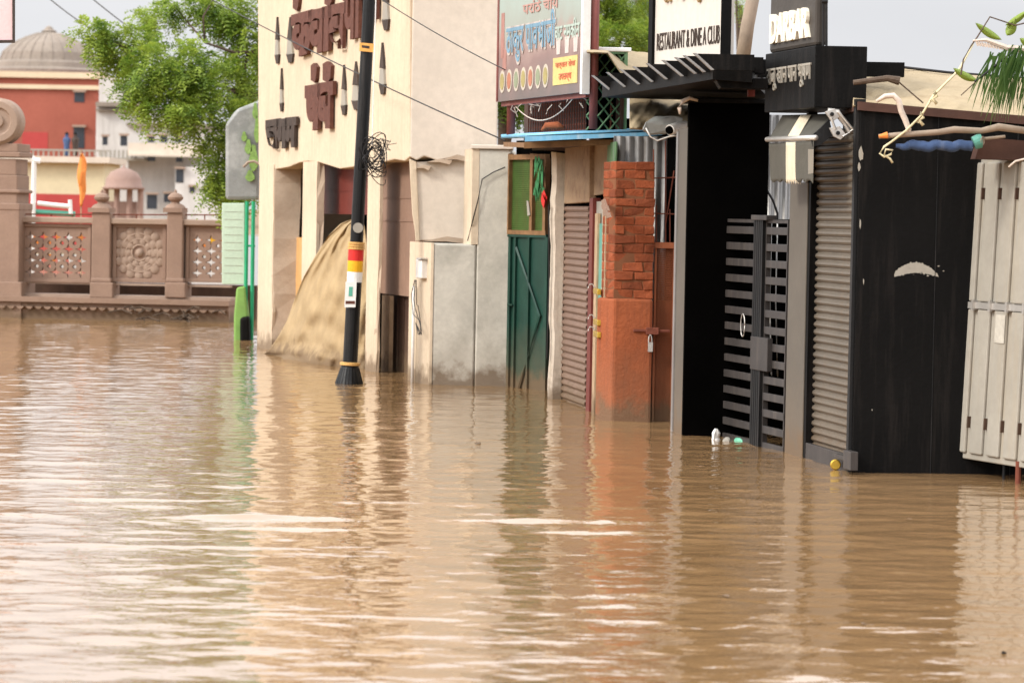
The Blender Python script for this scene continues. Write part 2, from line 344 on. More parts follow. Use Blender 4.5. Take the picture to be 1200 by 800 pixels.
# ------------------------------------------------------------------ CREAM BUILDING (left)
LB = Face((303, 407), (439, 436))
uC = LB.uz(480, 200)[0]; Cn = LB.W(uC, 0, 0); DC = Cn.y
CF = facing(DC)                                   # camera-facing side of the corner
xr = at(582, 200, DC).x
T = thing('cream_building', LB.W(uC / 2, .5, 0), 'two storey cream plaster building with big rusted lettering and open ground floor', 'building')
m = MB(); LB.poly(m, [(302, -70), (480, -88), (480, 184), (474, 189), (462, 187), (450, 190), (443, 189), (428, 194), (412, 196), (398, 198), (385, 194), (372, 190), (360, 189), (350, 191), (338, 196), (326, 198), (314, 199), (303, 194)], 0, .3)
m.build('upper_wall', M['cream'], T, bevel=.015)
m = MB(); zt = LB.uz(480, -88)[1]; zb = CF.uz(530, 184)[1]
pts = [(480.5, 184), (488, 188), (497, 183), (512, 188), (530, 185), (541, 188), (553, 183), (582, 183)]
q = [CF.uz(x, y) for x, y in pts]; q = [(u, z) for u, z in q] + [(q[-1][0], zt), (q[0][0], zt)]
m.prism([CF.W(u, .0, z) for u, z in q], [CF.W(u, .3, z) for u, z in q]); m.build('side_wall', M['greyplaster'], T, bevel=.015)
m = MB()   # roof and back to close the volume
A = LB.W(0, .3, 0); B = Vector((Cn.x + .1, DC + .3, 0)); C2 = Vector((xr - .02, DC + .3, 0)); D2 = LB.W(0, 3.2, 0)
m.foot([A, B, C2, D2], zt - .25, zt - .02); m.foot([A, B, C2, D2], zb + .05, zb + .2)
m.build('floor_slab', M['greyplaster'], T)
m = MB(); m.foot([LB.W(0, 2.9, 0), LB.W(0, 3.2, 0), C2 + Vector((0, .0, 0)), C2 + Vector((-.3, -.0, 0))], -.5, zt - .3); LB.bx(m, -.25, -.01, .05, 3.1, 0.9, zt - .1); m.build('rear_wall', M['greyplaster'], T)
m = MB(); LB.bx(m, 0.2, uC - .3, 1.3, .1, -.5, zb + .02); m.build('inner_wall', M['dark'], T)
# lower recessed piece of the side wall
m = MB(); CF.poly(m, [(481, 186), (489, 190), (555, 186), (556, 283), (520, 281), (489, 282), (488, 262), (484, 240)], .06, .25); m.build('side_wall', M['greyplaster'], T, bevel=.01)
m = MB(); CF.poly(m, [(479.5, 186), (488, 190), (492, 283), (487, 283), (486, 270), (483, 250), (481, 215)], .03, .1); m.build('corner_plaster', M['cream'], T, bevel=.01)
m = MB()
for k, (a, b, y) in enumerate([(500, 530, 190), (520, 552, 187), (488, 505, 197), (495, 552, 283)]):
    CF.poly(m, [(a, y), ((a + b) / 2, y - 4 - k % 2 * 2), (b, y - 2), (b - 3, y + 3), ((a + b) / 2, y)], -.03, .1)
m.build('broken_plaster', M['beige'], T)
# pillars: cream street strip + side
def pillar(x0, x1, ytop, side_px, sidemat, w=0.0):
    m = MB(); u0 = LB.uz(x0, 300)[0]; u1 = LB.uz(x1, 300)[0]
    P = LB.W(u1, 0, 0); Q = P + Vector((side_px * P.y / FPX, 0, 0)); Z1 = LB.uz(x1, ytop)[1]
    k = LB.W(u0, 0, 0); k2 = k + Vector((side_px * P.y / FPX, 0, 0))
    n = 12
    P4 = []
    for i in range(n + 1):
        z = -.5 + (Z1 + .5) * i / n; e = lambda: Vector((R.uniform(-.012, .012), R.uniform(-.02, .02), 0))
        P4.append([k + Vector((0, 0, z)), P + Vector((0, 0, z)) + e(), Q + Vector((0, 0, z)) + e(), k2 + Vector((0, 0, z)), k + Vector((0, 0, z))])
    m.grid(P4); m.build('pillar', sidemat, T)
    s = MB(); f = [[LB.W(u0, -.004, -.5 + (Z1 + .5) * i / n), LB.W(u1 - R.uniform(-.02, .05), -.012, -.5 + (Z1 + .5) * i / n)] for i in range(n + 1)]
    s.grid(f, LB.N * .04); s.build('lit_plaster_face', M['cream'], T.children[-1] if T.children[-1].name.startswith('pillar') else T)
pillar(303, 321, 193, 30, M['beige']); pillar(354, 371, 189, 8, M['beige']); pillar(430, 445, 190, 1.5, M['beige'])
m = MB(); LB.box(m, 342, 354, 278, 400, .30, .04); m.build('plywood_sheet', M['ply'], T)
m = MB(); LB.box(m, 321, 356, 190, 402, .6, .1, z0=-.5); m.build('inner_wall', M['beige'], T)
m = MB(); LB.box(m, 371, 432, 186, 251, .30, .05); LB.box(m, 371, 432, 222, 224, .29, .05); m.build('shutter_box', M['maroon'], T)
m = MB(); LB.box(m, 443, 492, 180, 346, .26, .06)
for y in (231, 258): LB.box(m, 443, 492, y, y + 1.4, .25, .05)
m.build('wall_panel', M['brownpanel'], T)
m = MB(); a = LB.uz(443, 390, .3); b = LB.uz(492, 390, .3); n = 7
for i in range(n):
    u0 = a[0] + (b[0] - a[0]) * i / n; u1 = a[0] + (b[0] - a[0]) * (i + .93) / n
    LB.bx(m, u0, u1, .3 + R.uniform(0, .05), .03, -.5, LB.uz(460, 346, .3)[1])
m.build('plank_door', M['wood'], T)
m = MB(); LB.bx(m, LB.uz(447, 400, .2)[0], LB.uz(456, 400, .2)[0], .2, .05, -.5, LB.uz(450, 346, .2)[1]); m.build('door_frame', M['palewood'], T)
# pier
DP = ground(507, 451).y; PF = facing(DP)
x0 = at(507, 380, DP).x; x1 = at(596, 380, DP).x; xs = at(553, 230, DP).x
zl = PF.uz(530, 286)[1]; zh = PF.uz(575, 175)[1]; dv = Vector((LB.U.x, LB.U.y, 0)) * -1.0
def ob(xa, xb, za, zb_, dd): return MB().foot([(xa, DP, 0), (xb, DP, 0), (xb + .05, DP + .9, 0), (xa - dd, DP + .9, 0)], za, zb_)
m = ob(x0, xs + .06, -.5, zl, .28); m.v = [tuple(v) for v in m.v]; m.build('pier', M['concrete'], T, bevel=.02)
m = ob(xs + .066, x1, -.5, zh, 0); m.build('pier', M['concrete'], T, bevel=.02)
m = MB(); m.foot([(x0 - .03, DP - .003, 0), (x0 + .0, DP - .006, 0), (x0 + .0, DP + .02, 0), (x0 - .285, DP + .9, 0), (x0 - .31, DP + .9, 0)], -.5, zl + .012); m.build('lit_plaster_face', M['cream'], T)  # cream strip puts the brighter light of the street face into colour
m = MB(); m.foot([(xs + .0, DP - .004, 0), (xs + .08, DP - .004, 0), (xs + .08, DP + .02, 0), (xs - .05, DP + .5, 0), (xs - .1, DP + .5, 0)], zl, zh + .004); m.build('lit_plaster_face', M['cream'], T)  # same painted-in light on the street face of the taller pier
m = MB(); m.box(xs - .02, x1 + .02, DP - .03, DP + .6, zh + .001, zh + .05); m.build('coping', M['greyplaster'], T, bevel=.01)
# lettering and dagger shaped ornaments
text_on(LB, 'कवाब', 345, 409, 10, 62, -.02, .05, 'sign_lettering', M['lettbrown'], T, bold=.06, wob=.012)
text_on(LB, 'पा', 406, 427, -14, 46, -.02, .05, 'sign_lettering', M['lettbrown'], T, bold=.04, wob=.01)
text_on(LB, 'की', 430, 447, -40, 24, -.02, .05, 'sign_lettering', M['lettbrown'], T, bold=.03, wob=.01)
text_on(LB, 'षब', 361, 394, 98, 152, -.02, .05, 'sign_lettering', M['lettbrown'], T, bold=.075, wob=.012)
m = MB()
for (a, b, c, d) in ((364, 371, 74, 97), (378, 388, 72, 97), (343, 350, -6, 13), (380, 389, -8, 8)):
    m = MB(); LB.poly(m, [(a, c + 3), ((a + b) / 2, c), (b, c + 5), (b - 1, d - 5), ((a + b) / 2 + 1, d), (a, d - 3)], -.05, .05); m.build('sign_mark', M['lettbrown'], T)
text_on(LB, 'जगम', 314, 350, 139, 174, -.02, .04, 'sign_lettering', M['lettdark'], T, bold=.07, wob=.01)
for (x, y0, y1, wd) in ((324, 20, 74, 5), (339, 20, 73, 8), (329, 80, 130, 3.5), (402, 76, 134, 6), (416, 72, 128, 9), (447, 50, 110, 7), (451, -30, 35, 8)):
    D = thing('wall_ornament', (0, 0, 0), None, None); D.parent = T; D.location = LB.W(LB.uz(x, 60)[0], 0, 0) - Vector(T.location)
    wd *= .72; m = MB(); h = y1 - y0; LB.poly(m, [(x, y0), (x + wd * .35, y0 + h * .3), (x + wd * .5, y0 + h * .5), (x - wd * .5, y0 + h * .5), (x - wd * .3, y0 + h * .3)], -.03, .03); m.build('blade', M['lettdark'], D)
    m = MB(); LB.poly(m, [(x - wd * .4, y0 + h * .51), (x + wd * .4, y0 + h * .51), (x + wd * .6, y0 + h * .82), (x - wd * .6, y0 + h * .84)], -.03, .03); m.build('hilt', M['greywhite'], D)
    m = MB(); LB.poly(m, [(x - wd * .7, y0 + h * .82), (x + wd * .7, y0 + h * .81), (x + wd * .5, y1), (x - wd * .2, y1 + 1), (x - wd * .5, y0 + h * .9)], -.03, .03); m.build('pommel', M['lettdark'], D)
# white pipe, meter box on the pier
pf = lambda x, y, o=-.1: LB.W(*[LB.uz(x, y, o)[0], o, LB.uz(x, y, o)[1]])
m = MB(); m.tube([pf(485, 335), pf(484, 400), pf(483, 455)], .018, 8)
tag(m.build('drain_pipe', M['white'], smooth=True), 'thin white plastic pipe running down into the water beside the concrete pier', 'pipe')
T2 = thing('meter_box', pf(489, 330), 'small grey electric meter box above the white pipe on the pier', 'meter box')
m = MB(); LB.box(m, 487, 494, 304, 326, -.13, .10); m.build('case', M['cctv'], T2, bevel=.01)
m = MB(); LB.box(m, 488, 493, 302, 304, -.15, .1); m.build('lid', M['alu'], T2)
m = MB()
for k in range(3):
    m.tube([pf(486 + k, 328), pf(482 + 3 * k, 345 + 6 * k, -.15), pf(484 + 3 * k, 368 - 5 * k, -.15), pf(492 + k, 376 + 6 * k, -.15), pf(494 - k * 2, 392, -.15), pf(487, 378, -.14)], .005, 5)
m.build('loose_wires', M['cable'], T2)
m = MB(); cw = lambda x, y, o: CF.W(CF.uz(x, y, o)[0], o, CF.uz(x, y, o)[1])
m.tube([Vector(at(592, 196, DP - .03)), Vector(at(578, 202, DP - .03)), Vector(at(565, 210, DP - .03)), Vector(at(560, 235, DP - .03)), Vector(at(553, 262, DP - .02)), Vector(at(548, 282, DP + .1))], .007, 5)
tag(m.build('wall_cable', M['cable'], smooth=True), 'thin dark cable sagging across the grey concrete pier', 'cable')
# tarp
Lf = [(413, 256), (399, 262), (384, 277), (370, 299), (355, 326), (344, 354), (336, 376), (325, 396), (313, 412), (304, 419)]
Rt = [(424, 254), (427, 270), (430, 290), (431, 315), (431, 340), (430, 360), (429, 385), (429, 405), (430, 420), (431, 432)]
rows = []
nr, ncx = 46, 60
for i in range(nr + 1):
    f = i / nr * (len(Lf) - 1); k = min(int(f), len(Lf) - 2); t = f - k
    l = (Lf[k][0] * (1 - t) + Lf[k + 1][0] * t, Lf[k][1] * (1 - t) + Lf[k + 1][1] * t); r_ = (Rt[k][0] * (1 - t) + Rt[k + 1][0] * t, Rt[k][1] * (1 - t) + Rt[k + 1][1] * t)
    row = []
    for j in range(ncx + 1):
        s = j / ncx; v = i / nr
        ph = 7 * s + 2.5 * math.sin(3 * v + s * 3)
        fold = .9 * .03 * (.3 + .7 * v) * (1.4 * abs(math.sin(s * 11 + .6 * math.sin(2.5 * v))) - .7 + .5 * math.sin(ph * 3.1) + .6 * math.sin(ph * 7 + v * 3)) + .02 * math.sin(v * 14 + s * 9)
        off = .10 - .50 * v * (1 - s) ** .7 + fold * (1 - s * .8) - .10 * math.sin(math.pi * s) * v + .006 * math.sin(31 * s + 23 * v) + .005 * math.sin(47 * v - 19 * s + 2 * math.sin(9 * s))
        px = l[0] * (1 - s) + r_[0] * s; py = l[1] * (1 - s) + r_[1] * s
        u, z = LB.uz(px, py, off)
        if i == nr: z -= .12
        row.append(LB.W(u, off, z))
    rows.append(row)
m = MB(); m.grid(rows, LB.N * .012)
tag(m.build('tarpaulin', M['canvas'], smooth=True), 'tan canvas tarpaulin draped from the opening down to the water behind the lamp post', 'tarpaulin')
# ------------------------------------------------------------------ LAMP POST
B = ground(409, 449); Tp = at(433, 0, B.y - .0); ax = (Tp - B)
T = thing('lamp_post', B, 'tilted black lamp post with red, yellow and white bands standing in the flood', 'lamp post')
def pp(y): return B + ax * ((449 - y) / 449.0)
def seg(ya, yb, ra, rb, name, mt, n=20):
    m = MB(); a, b = pp(ya), pp(yb); m.tube([a, (a + b) / 2, b], [ra, (ra + rb) / 2, rb], n); return m.build(name, mt, T, smooth=False)
px2 = B.y / FPX
m = MB(); m.tube([pp(470), pp(449), pp(440), pp(430), pp(428)], [20 * px2, 16 * px2, 13.5 * px2, 10.5 * px2, 10.3 * px2], 24)
for k in range(24):
    w_ = 2 * math.pi * k / 24; d = Vector((math.cos(w_), math.sin(w_), 0)); m.tube([pp(449) + d * 16 * px2, pp(431) + d * 10.6 * px2], .006, 4)
m.build('base', M['blackmetal'], T)
m = MB(); m.tube([pp(428), pp(427.5), pp(424.5), pp(424)], [10.5 * px2, 12 * px2, 12 * px2, 9 * px2], 24); m.build('ring', M['amber'], T)
seg(424, 330, 8.6 * px2, 8.6 * px2, 'pole', M['blackmetal']); seg(283, -120, 7.6 * px2, 7 * px2, 'pole', M['blackmetal'])
seg(330, 318, 9 * px2, 9 * px2, 'white_band', M['white']); seg(318, 305, 9.1 * px2, 9.1 * px2, 'yellow_band', M['yellow']); seg(305, 292, 9.1 * px2, 9.1 * px2, 'red_band', M['red'])
for k in range(3): seg(291.5 - 3 * k, 289.5 - 3 * k, 10 * px2, 10 * px2, 'ring', M['amber'])
seg(292, 283, 9 * px2, 8.6 * px2, 'collar', M['amber'])
def plate(x0, x1, y0, y1, name, mt, rad, dy=0, par=None):
    m = MB(); D = B.y - rad; a = [at(x0, y0, D), at(x1, y0 + dy, D), at(x1 - (y1 - y0) * .05, y1 + dy, D), at(x0 - (y1 - y0) * .05, y1, D)]
    m.prism(a, [p + Vector((0, .006, 0)) for p in a]); return m.build(name, mt, par or T)
st = plate(405, 418, 330, 360, 'poster', M['white'], .105)
plate(409, 413.5, 336, 347, 'poster_figure', M['teal'], .108, par=st); plate(405, 416, 352.5, 356, 'poster_text', M['lettbrown'], .108, par=st)
tp = plate(421.5, 438, 50, 60, 'tag_plate', M['tagm'], .09, 1.5); plate(424, 433, 53, 56, 'tag_mark', M['lettdark'], .093, 1.2, par=tp)
m = MB(); c = at(419.5, 267, B.y - .085); m.lathe(c, [(.001, 0), (6 * px2, 0), (6 * px2, .012), (.001, .012)], 20, 'Y'); m.build('round_cover', M['greywhite'], T)
T2 = thing('cable_coil', at(440, 175, B.y), 'tangled bundle of loose black cables hanging on the lamp post', 'cable bundle')
m = MB()
for k in range(26):
    c = at(438 + R.gauss(0, 2), 183 + R.gauss(0, 5), B.y - .09 + R.uniform(-.06, .06)); ra = R.uniform(.04, .13); rb = R.uniform(.09, .24); tl = R.uniform(-.7, .7); a0 = R.uniform(0, 6)
    ln = R.uniform(3, 6.2); pts = []
    for i in range(14):
        a = a0 + ln * i / 13; x = ra * math.cos(a); z = rb * math.sin(a)
        pts.append(c + Vector((x * math.cos(tl) - z * math.sin(tl), .03 * math.sin(3 * a), x * math.sin(tl) + z * math.cos(tl))))
    m.tube(pts, .005, 4)
m.build('cables', M['cable'], T2)
m = MB(); m.tube([at(440.5, 0, B.y - .09), at(438, 90, B.y - .09), at(436, 170, B.y - .08)], .006, 5); m.build('feed_cable', M['white'], T2)
m = MB()
for k in range(7):
    m.tube([at(438, 178 + k * 2, B.y), at(446 + k, 162 + k * 3, B.y - .05), at(458 + R.uniform(-3, 7), 165 + R.uniform(-8, 12), B.y - .1)], .0035, 4)
m.build('loose_ends', M['cable'], T2)
# wires overhead
def wire(p, q, sag, r, label, nm='overhead_wire'):
    m = MB(); n = 24; m.tube([Vector(p).lerp(Vector(q), i / n) - Vector((0, 0, sag * 4 * (i / n) * (1 - i / n))) for i in range(n + 1)], r, 5)
    tag(m.build(nm, M['cable'], smooth=True), label, 'wire', 'overhead wires')
wire(at(230, -10, 44), at(592, 165, 31), .05, .008, 'black overhead wire crossing the cream wall below the big brown letters')
wire(at(440, -5, 34), at(592, 82, 31), .03, .006, 'overhead wire running from the lamp post top across the plain grey wall')
wire(at(50, -8, 60), at(175, 62, 75), .2, .012, 'overhead wire in the sky left of the neem tree')
wire(at(100, -8, 60), at(300, 120, 75), .2, .012, 'overhead wire passing behind the neem tree crown')
# ------------------------------------------------------------------ BALUSTRADE
BF = Face((0, 371), (262, 377))
T = thing('stone_balustrade', BF.W(2, 0, 0), 'carved pink sandstone balustrade with pierced panels and a round rosette', 'balustrade')
m = MB(); BF.box(m, -60, 268, 362, 390, -.25, .9); BF.box(m, -60, 268, 349, 355, -.38, 1.0); BF.box(m, -60, 268, 355, 362, -.28, .9)
u0 = BF.uz(-60, 362, -.3)[0]; u1 = BF.uz(268, 362, -.3)[0]; k = 0
while u0 + k * .165 < u1:
    u = u0 + k * .165; z = BF.uz(100, 358, -.3)[1]
    m.prism([BF.W(u + .06 * math.cos(a), -.36, z + .05 * math.sin(a) - .03) for a in np.linspace(math.pi, 2 * math.pi, 7)], [BF.W(u + .06 * math.cos(a), -.25, z + .05 * math.sin(a) - .03) for a in np.linspace(math.pi, 2 * math.pi, 7)]); k += 1
m.build('plinth', M['stone'], T)
def curve_panel(outer, holes, off, th, name, parent, mt=M['stone']):
    cu = bpy.data.curves.new('c', 'CURVE'); cu.dimensions = '2D'; cu.fill_mode = 'BOTH'; cu.extrude = th / 2
    for pl in [outer] + holes:
        sp = cu.splines.new('POLY'); sp.points.add(len(pl) - 1)
        for i, (u, z) in enumerate(pl): sp.points[i].co = (u, z, 0, 1)
        sp.use_cyclic_u = True
    o = bpy.data.objects.new('c', cu); COL.objects.link(o); bpy.context.view_layer.update()
    me = bpy.data.meshes.new_from_object(o.evaluated_get(bpy.context.evaluated_depsgraph_get())); bpy.data.objects.remove(o)
    mb = MB(); mb.add([BF.W(v.co.x, off + th / 2 + v.co.z, v.co.y) for v in me.vertices], [tuple(p.vertices) for p in me.polygons])
    return mb.build(name, mt, parent)
def cross(cx, cz, r, s):
    # four petalled star opening
    return [(cx + (r if i % 2 == 0 else r * s) * math.cos(math.pi * i / 4 + math.pi / 4 * 0), cz + (r if i % 2 == 0 else r * s) * math.sin(math.pi * i / 4)) for i in range(8)]
def pierced(xa, xb, ya, yb, nc, nrw):
    O = BF.rect(xa, xb, 262, 331); I = BF.rect(xa + 5, xb - 5, ya, yb)
    du = (I[1] - I[0]) / nc; dz = (I[3] - I[2]) / nrw; hs_ = []
    for i in range(nc):
        for j in range(nrw):
            hs_.append(cross(I[0] + du * (i + .5), I[2] + dz * (j + .5), min(du, dz) * .49, .36))
            if i < nc - 1 and j < nrw - 1: hs_.append(cross(I[0] + du * (i + 1), I[2] + dz * (j + 1), min(du, dz) * .20, .8))
    p = curve_panel([(O[0], O[2]), (O[1], O[2]), (O[1], O[3]), (O[0], O[3])], hs_, .06, .10, 'pierced_panel', T)
    m = MB(); w_ = .06
    for (a, b, c, d) in ((O[0], O[1], O[2], O[2] + w_), (O[0], O[1], O[3] - w_, O[3]), (O[0], O[0] + w_, O[2] + w_, O[3] - w_), (O[1] - w_, O[1], O[2] + w_, O[3] - w_)): BF.bx(m, a, b, .025, .17, c, d)
    m.build('panel_frame', M['stone'], p, bevel=.008)
pierced(22, 106, 271, 326, 5, 4); pierced(217, 275, 275, 327, 3, 4)
O = BF.rect(131, 194, 262, 331)
m = MB(); BF.bx(m, O[0], O[1], .08, .12, O[2], O[3]); pn = m.build('rosette_panel', M['stone'], T)
m = MB(); w_ = .07
for (a, b, c, d) in ((O[0], O[1], O[2], O[2] + w_), (O[0], O[1], O[3] - w_, O[3]), (O[0], O[0] + w_, O[2] + w_, O[3] - w_), (O[1] - w_, O[1], O[2] + w_, O[3] - w_)): BF.bx(m, a, b, .04, .06, c, d)
cu_, cz_ = (O[0] + O[1]) / 2, (O[2] + O[3]) / 2
m.build('panel_frame', M['stone'], pn, bevel=.008)
m = MB()
for r0, n in ((.40, 16), (.30, 12), (.20, 10)):
    for k in range(n):
        a = 2 * math.pi * k / n; c = BF.W(cu_ + r0 * math.cos(a), .07, cz_ + r0 * math.sin(a)); rr = r0 * math.pi / n * 1.05
        m.lathe(c, [(.001, -.010), (rr * .8, -.008), (rr * 1.05, .006), (rr, .02)], 10, 'Y')
for r0 in (.34, .245, .14): 
    pts = [BF.W(cu_ + r0 * math.cos(a), .075, cz_ + r0 * math.sin(a)) for a in np.linspace(0, 2 * math.pi, 33)]; m.tube(pts, .022, 6, False)
m.lathe(BF.W(cu_, .07, cz_), [(.001, -.05), (.05, -.04), (.08, 0), (.08, .02)], 14, 'Y')
m.build('rosette', M['stonepale'], pn, smooth=True)
m = MB(); BF.box(m, -60, 270, 255, 262, -.05, .32); m.build('coping_rail', M['stonepale'], T, bevel=.02)
m = MB()
for (a, b) in ((-60, 270),): BF.box(m, a, b, 331, 333.5, .05, .15); BF.box(m, a, b, 345.5, 349, -.1, .6)
m.build('bottom_rail', M['stonepale'], T)
for (a, b) in ((105, 132), (193, 217)):
    p = MB(); BF.box(p, a + 2, b - 3, 249, 331, -.08, .34); BF.box(p, a, b, 331, 349, -.16, .5); BF.box(p, a + 1, b - 2, 326, 331, -.12, .42)
    po = p.build('post', M['stone'], T, bevel=.02)
    u0, u1, z0, z1 = BF.rect(a, b - 2, 240, 249); BFm = MB(); BF.bx(BFm, u0, u1, -.12, .44, z0, z0 + .08)
    c = BF.W((u0 + u1) / 2, .1, z0 + .08); BFm.lathe(c, [(.19, 0), (.15, .05), (.08, .08), (.07, .1), (.13, .15), (.14, .19), (.10, .24), (.03, .27), (.02, .31), (.001, .33)], 16)
    BFm.build('finial', M['stone'], po, smooth=False)
m = MB(); a = BF.uz(22, 251, .1); b = BF.uz(270, 252, .1); m.tube([BF.W(a[0], .1, a[1]), BF.W(b[0], .1, b[1])], .012, 5)
for x in (60, 85, 160, 240): q = BF.uz(x, 251, .1); m.tube([BF.W(q[0], .1, q[1]), BF.W(q[0], .1, q[1] - .16)], .012, 5)
m.build('wire_rail', M['rust'], T)
T = thing('stone_pillar', BF.W(0, -.2, 0), 'tall carved sandstone pillar topped by a round disc at the left edge', 'pillar')
def blk(x1, ya, yb, o, m): BF.box(m, -14 - (x1 - 16), x1, ya, yb, -.25 - o, .75 + 2 * o)
m = MB()
for (x1, ya, yb) in ((22, 245, 380), (25, 330, 380), (20, 205, 245), (23, 238, 246), (23, 222, 226), (19, 186, 205), (23, 178, 184), (21, 168, 178)): blk(x1, ya, yb, (x1 - 20) * .012, m)
for y in (262, 278, 296, 314): BF.box(m, 4, 9, y, y + 3, -.27, .1); BF.box(m, 12, 17, y, y + 3, -.27, .1)
m.build('shaft', M['stone'], T, bevel=.015)
m = MB(); c = BF.W(BF.uz(1, 143)[0], -.1, BF.uz(1, 143)[1]); rr = 27.5 * c.y / FPX
m.lathe(c, [(.001, -.24), (rr * .25, -.24), (rr * .3, -.2), (rr * .55, -.2), (rr * .6, -.24), (rr * .85, -.24), (rr, -.18), (rr, .3), (rr * .8, .36), (.001, .36)], 36, 'Y'); m.build('disc', M['stonepale'], T)
T = thing('dark_embankment_backing', BF.W(2, 1.0, 0), 'dark embankment backing added so the gaps under the balustrade panels read dark', 'wall')
m = MB(); BF.box(m, -60, 300, 331, 380, 1.2, .4, z0=-.5); m.build('wall', M['wood'], T)  # dark box added so the gaps under the panels read dark
# branches/debris caught at plinth
T = thing('driftwood', BF.W(BF.uz(200, 371, -.5)[0], -.5, 0), 'tangle of bare branches caught against the balustrade foot', 'driftwood')
m = MB()
for k in range(16):
    x = R.uniform(155, 250); y = R.uniform(364, 376); a = BF.uz(x, y, -.6); b = BF.uz(x + R.uniform(-35, 35), y + R.uniform(-8, 8), -.6)
    m.tube([BF.W(a[0], -.6, a[1]), BF.W((a[0] + b[0]) / 2, -.5, (a[1] + b[1]) / 2 + .05), BF.W(b[0], -.6, b[1])], .016, 5)
m.build('branches', M['bark'], T)
# coloured paper flags on strings seen through the piercing
for k, (x0, x1, yy, lab, cols) in enumerate(((20, 106, 268, 'upper string of orange and white cloth pennants behind the left pierced panel', ('saffron', 'white', 'saffron', 'red')),
        (20, 106, 297, 'lower string of white and green cloth pennants behind the left pierced panel', ('white', 'teal', 'white', 'saffron')),
        (216, 275, 270, 'upper string of orange pennants behind the right pierced panel', ('saffron', 'yellow')), (216, 275, 299, 'lower string of white pennants behind the right pierced panel', ('white', 'white', 'pinksign')))):
    F2 = facing(54.5); T = thing('pennant_string', F2.W(F2.uz((x0 + x1) / 2, yy)[0], 0, F2.uz(60, yy)[1]), lab, 'pennants', 'pennant strings behind the balustrade')
    m = MB(); a, b = F2.uz(x0, yy), F2.uz(x1, yy + 1); m.tube([F2.W(a[0], 0, a[1]), F2.W(b[0], 0, b[1])], .012, 4); m.build('string', M['string'], T)
    x = x0 + 3
    i = 0
    while x < x1 - 6:
        wd = R.uniform(8, 12); m = MB(); h = R.uniform(14, 23)
        F2.poly(m, [(x, yy + .5), (x + wd, yy + .5), (x + wd * .8, yy + h), (x + wd * .2, yy + h * .9)], -.01, .02)
        m.build('pennant', M[cols[(i + R.randint(0, 1)) % len(cols)]], T); x += wd + R.uniform(1, 5); i += 1
# ------------------------------------------------------------------ GREEN KIOSK
DG = ground(285, 398).y; GF = facing(DG)
T = thing('green_stall', GF.W(GF.uz(280, 390)[0], 0, 0), 'small bright green stall wrapped in clouded plastic at the building corner', 'stall')
m = MB(); GF.poly(m, [(264, 145), (277, 128), (303, 118), (304, 234), (264, 234)], .02, .6); m.build('plastic_cover', M['plastic'], T, bevel=.05)
m = MB(); GF.poly(m, [(260, 238), (286.5, 238), (286.5, 333), (260, 333)], 0, .08); pn = m.build('board', M['palegreen'], T, bevel=.01)
m = MB()
for k in range(9): GF.box(m, 263, 284, 248 + 9 * k, 248.4 + 9 * k, -.004, .01)
m.build('board_rules', M['greywhite'], pn)
m = MB()
for x in (289.5, 297): p = at(x, 236, DG); q = at(x - 1, 400, DG); m.tube([p, (p.x, p.y, -.5)], .03, 8)
p = at(289, 288, DG); q = at(299, 288, DG); m.tube([p, q], .02, 6)
m.build('pole', M['greenpole'], T)
m = MB(); GF.poly(m, [(277, 337), (287, 335), (290, 366), (292, 402), (274, 402), (274, 370)], -.1, .3); m.build('cloth', M['brightgreen'], T, bevel=.03)
m = MB(); GF.poly(m, [(281, 372), (292, 370), (293, 402), (281, 402)], -.2, .2); m.build('black_bag', M['black'], T, bevel=.04)
m = MB()
for (cx, cy, a, b) in ((291, 172, 4, 9), (297, 185, 5, 16), (293, 206, 5, 7), (299, 130, 3, 10), (301, 152, 3, 16), (286, 160, 3, 6)):
    GF.poly(m, [(cx + a * math.cos(t) * (1 + .3 * math.sin(3 * t)), cy + b * math.sin(t)) for t in np.linspace(0, 6.28, 12)[:-1]], -.05, .05)
m.build('green_rag', mat('pale_green_rag', (.22, .36, .10), .9, .35, 14), T)
m = MB(); m.tube([at(285, 196, DG - .2), at(291, 190, DG - .2), at(298, 189, DG - .2), at(303, 192, DG - .2)], .025, 6); m.build('hose', M['bamboo'], T)
# ------------------------------------------------------------------ FAR BANK
def far_window(F, m, T, x0, x1, y0, y1, par):
    w_ = MB(); F.box(w_, x0, x1, y0, y1, -.05, .2); wo = w_.build('window', M['glass'], par)
    s = MB(); F.box(s, x0 - 1.5, x1 + 1.5, y0 - 2.5, y0, -.5, .6); s.build('sunshade', M['stonepale'], wo)
RF = facing(300)
T = thing('domed_building', RF.W(RF.uz(40, 200)[0], 5, 0), 'brick red tower with a grey ribbed dome across the water', 'building')
m = MB(); RF.box(m, -50, 116, 84, 260, 0, 13, z0=0); wl = m.build('wall', M['redwall'], T)
m = MB()
for (a, b, o) in ((84, 91, .4), (99, 104, .3)): RF.box(m, -52 - o, 116 + o * 3, a, b, -o, 13 + 2 * o)
m.build('string_course', M['stringc'], wl)
m = MB(); c = RF.W(RF.uz(45, 84)[0], 6.5, RF.uz(45, 84)[1]); s_ = 300 / FPX * .97
m.lathe(c, [(74 * s_, 0), (74 * s_, 4 * s_), (67 * s_, 7 * s_), (65 * s_, 13 * s_), (60 * s_, 16 * s_), (56 * s_, 26 * s_), (44 * s_, 37 * s_), (28 * s_, 45 * s_), (14 * s_, 50 * s_), (8 * s_, 52 * s_)], 28); dm = m.build('dome', M['domem'], T)
m = MB()
for k in range(28):
    w_ = 2 * math.pi * k / 28; m.tube([c + Vector((r * s_ * math.cos(w_), r * s_ * math.sin(w_), h * s_)) for r, h in ((60, 16), (56, 26), (44, 37), (28, 45), (14, 50))], .09, 4)
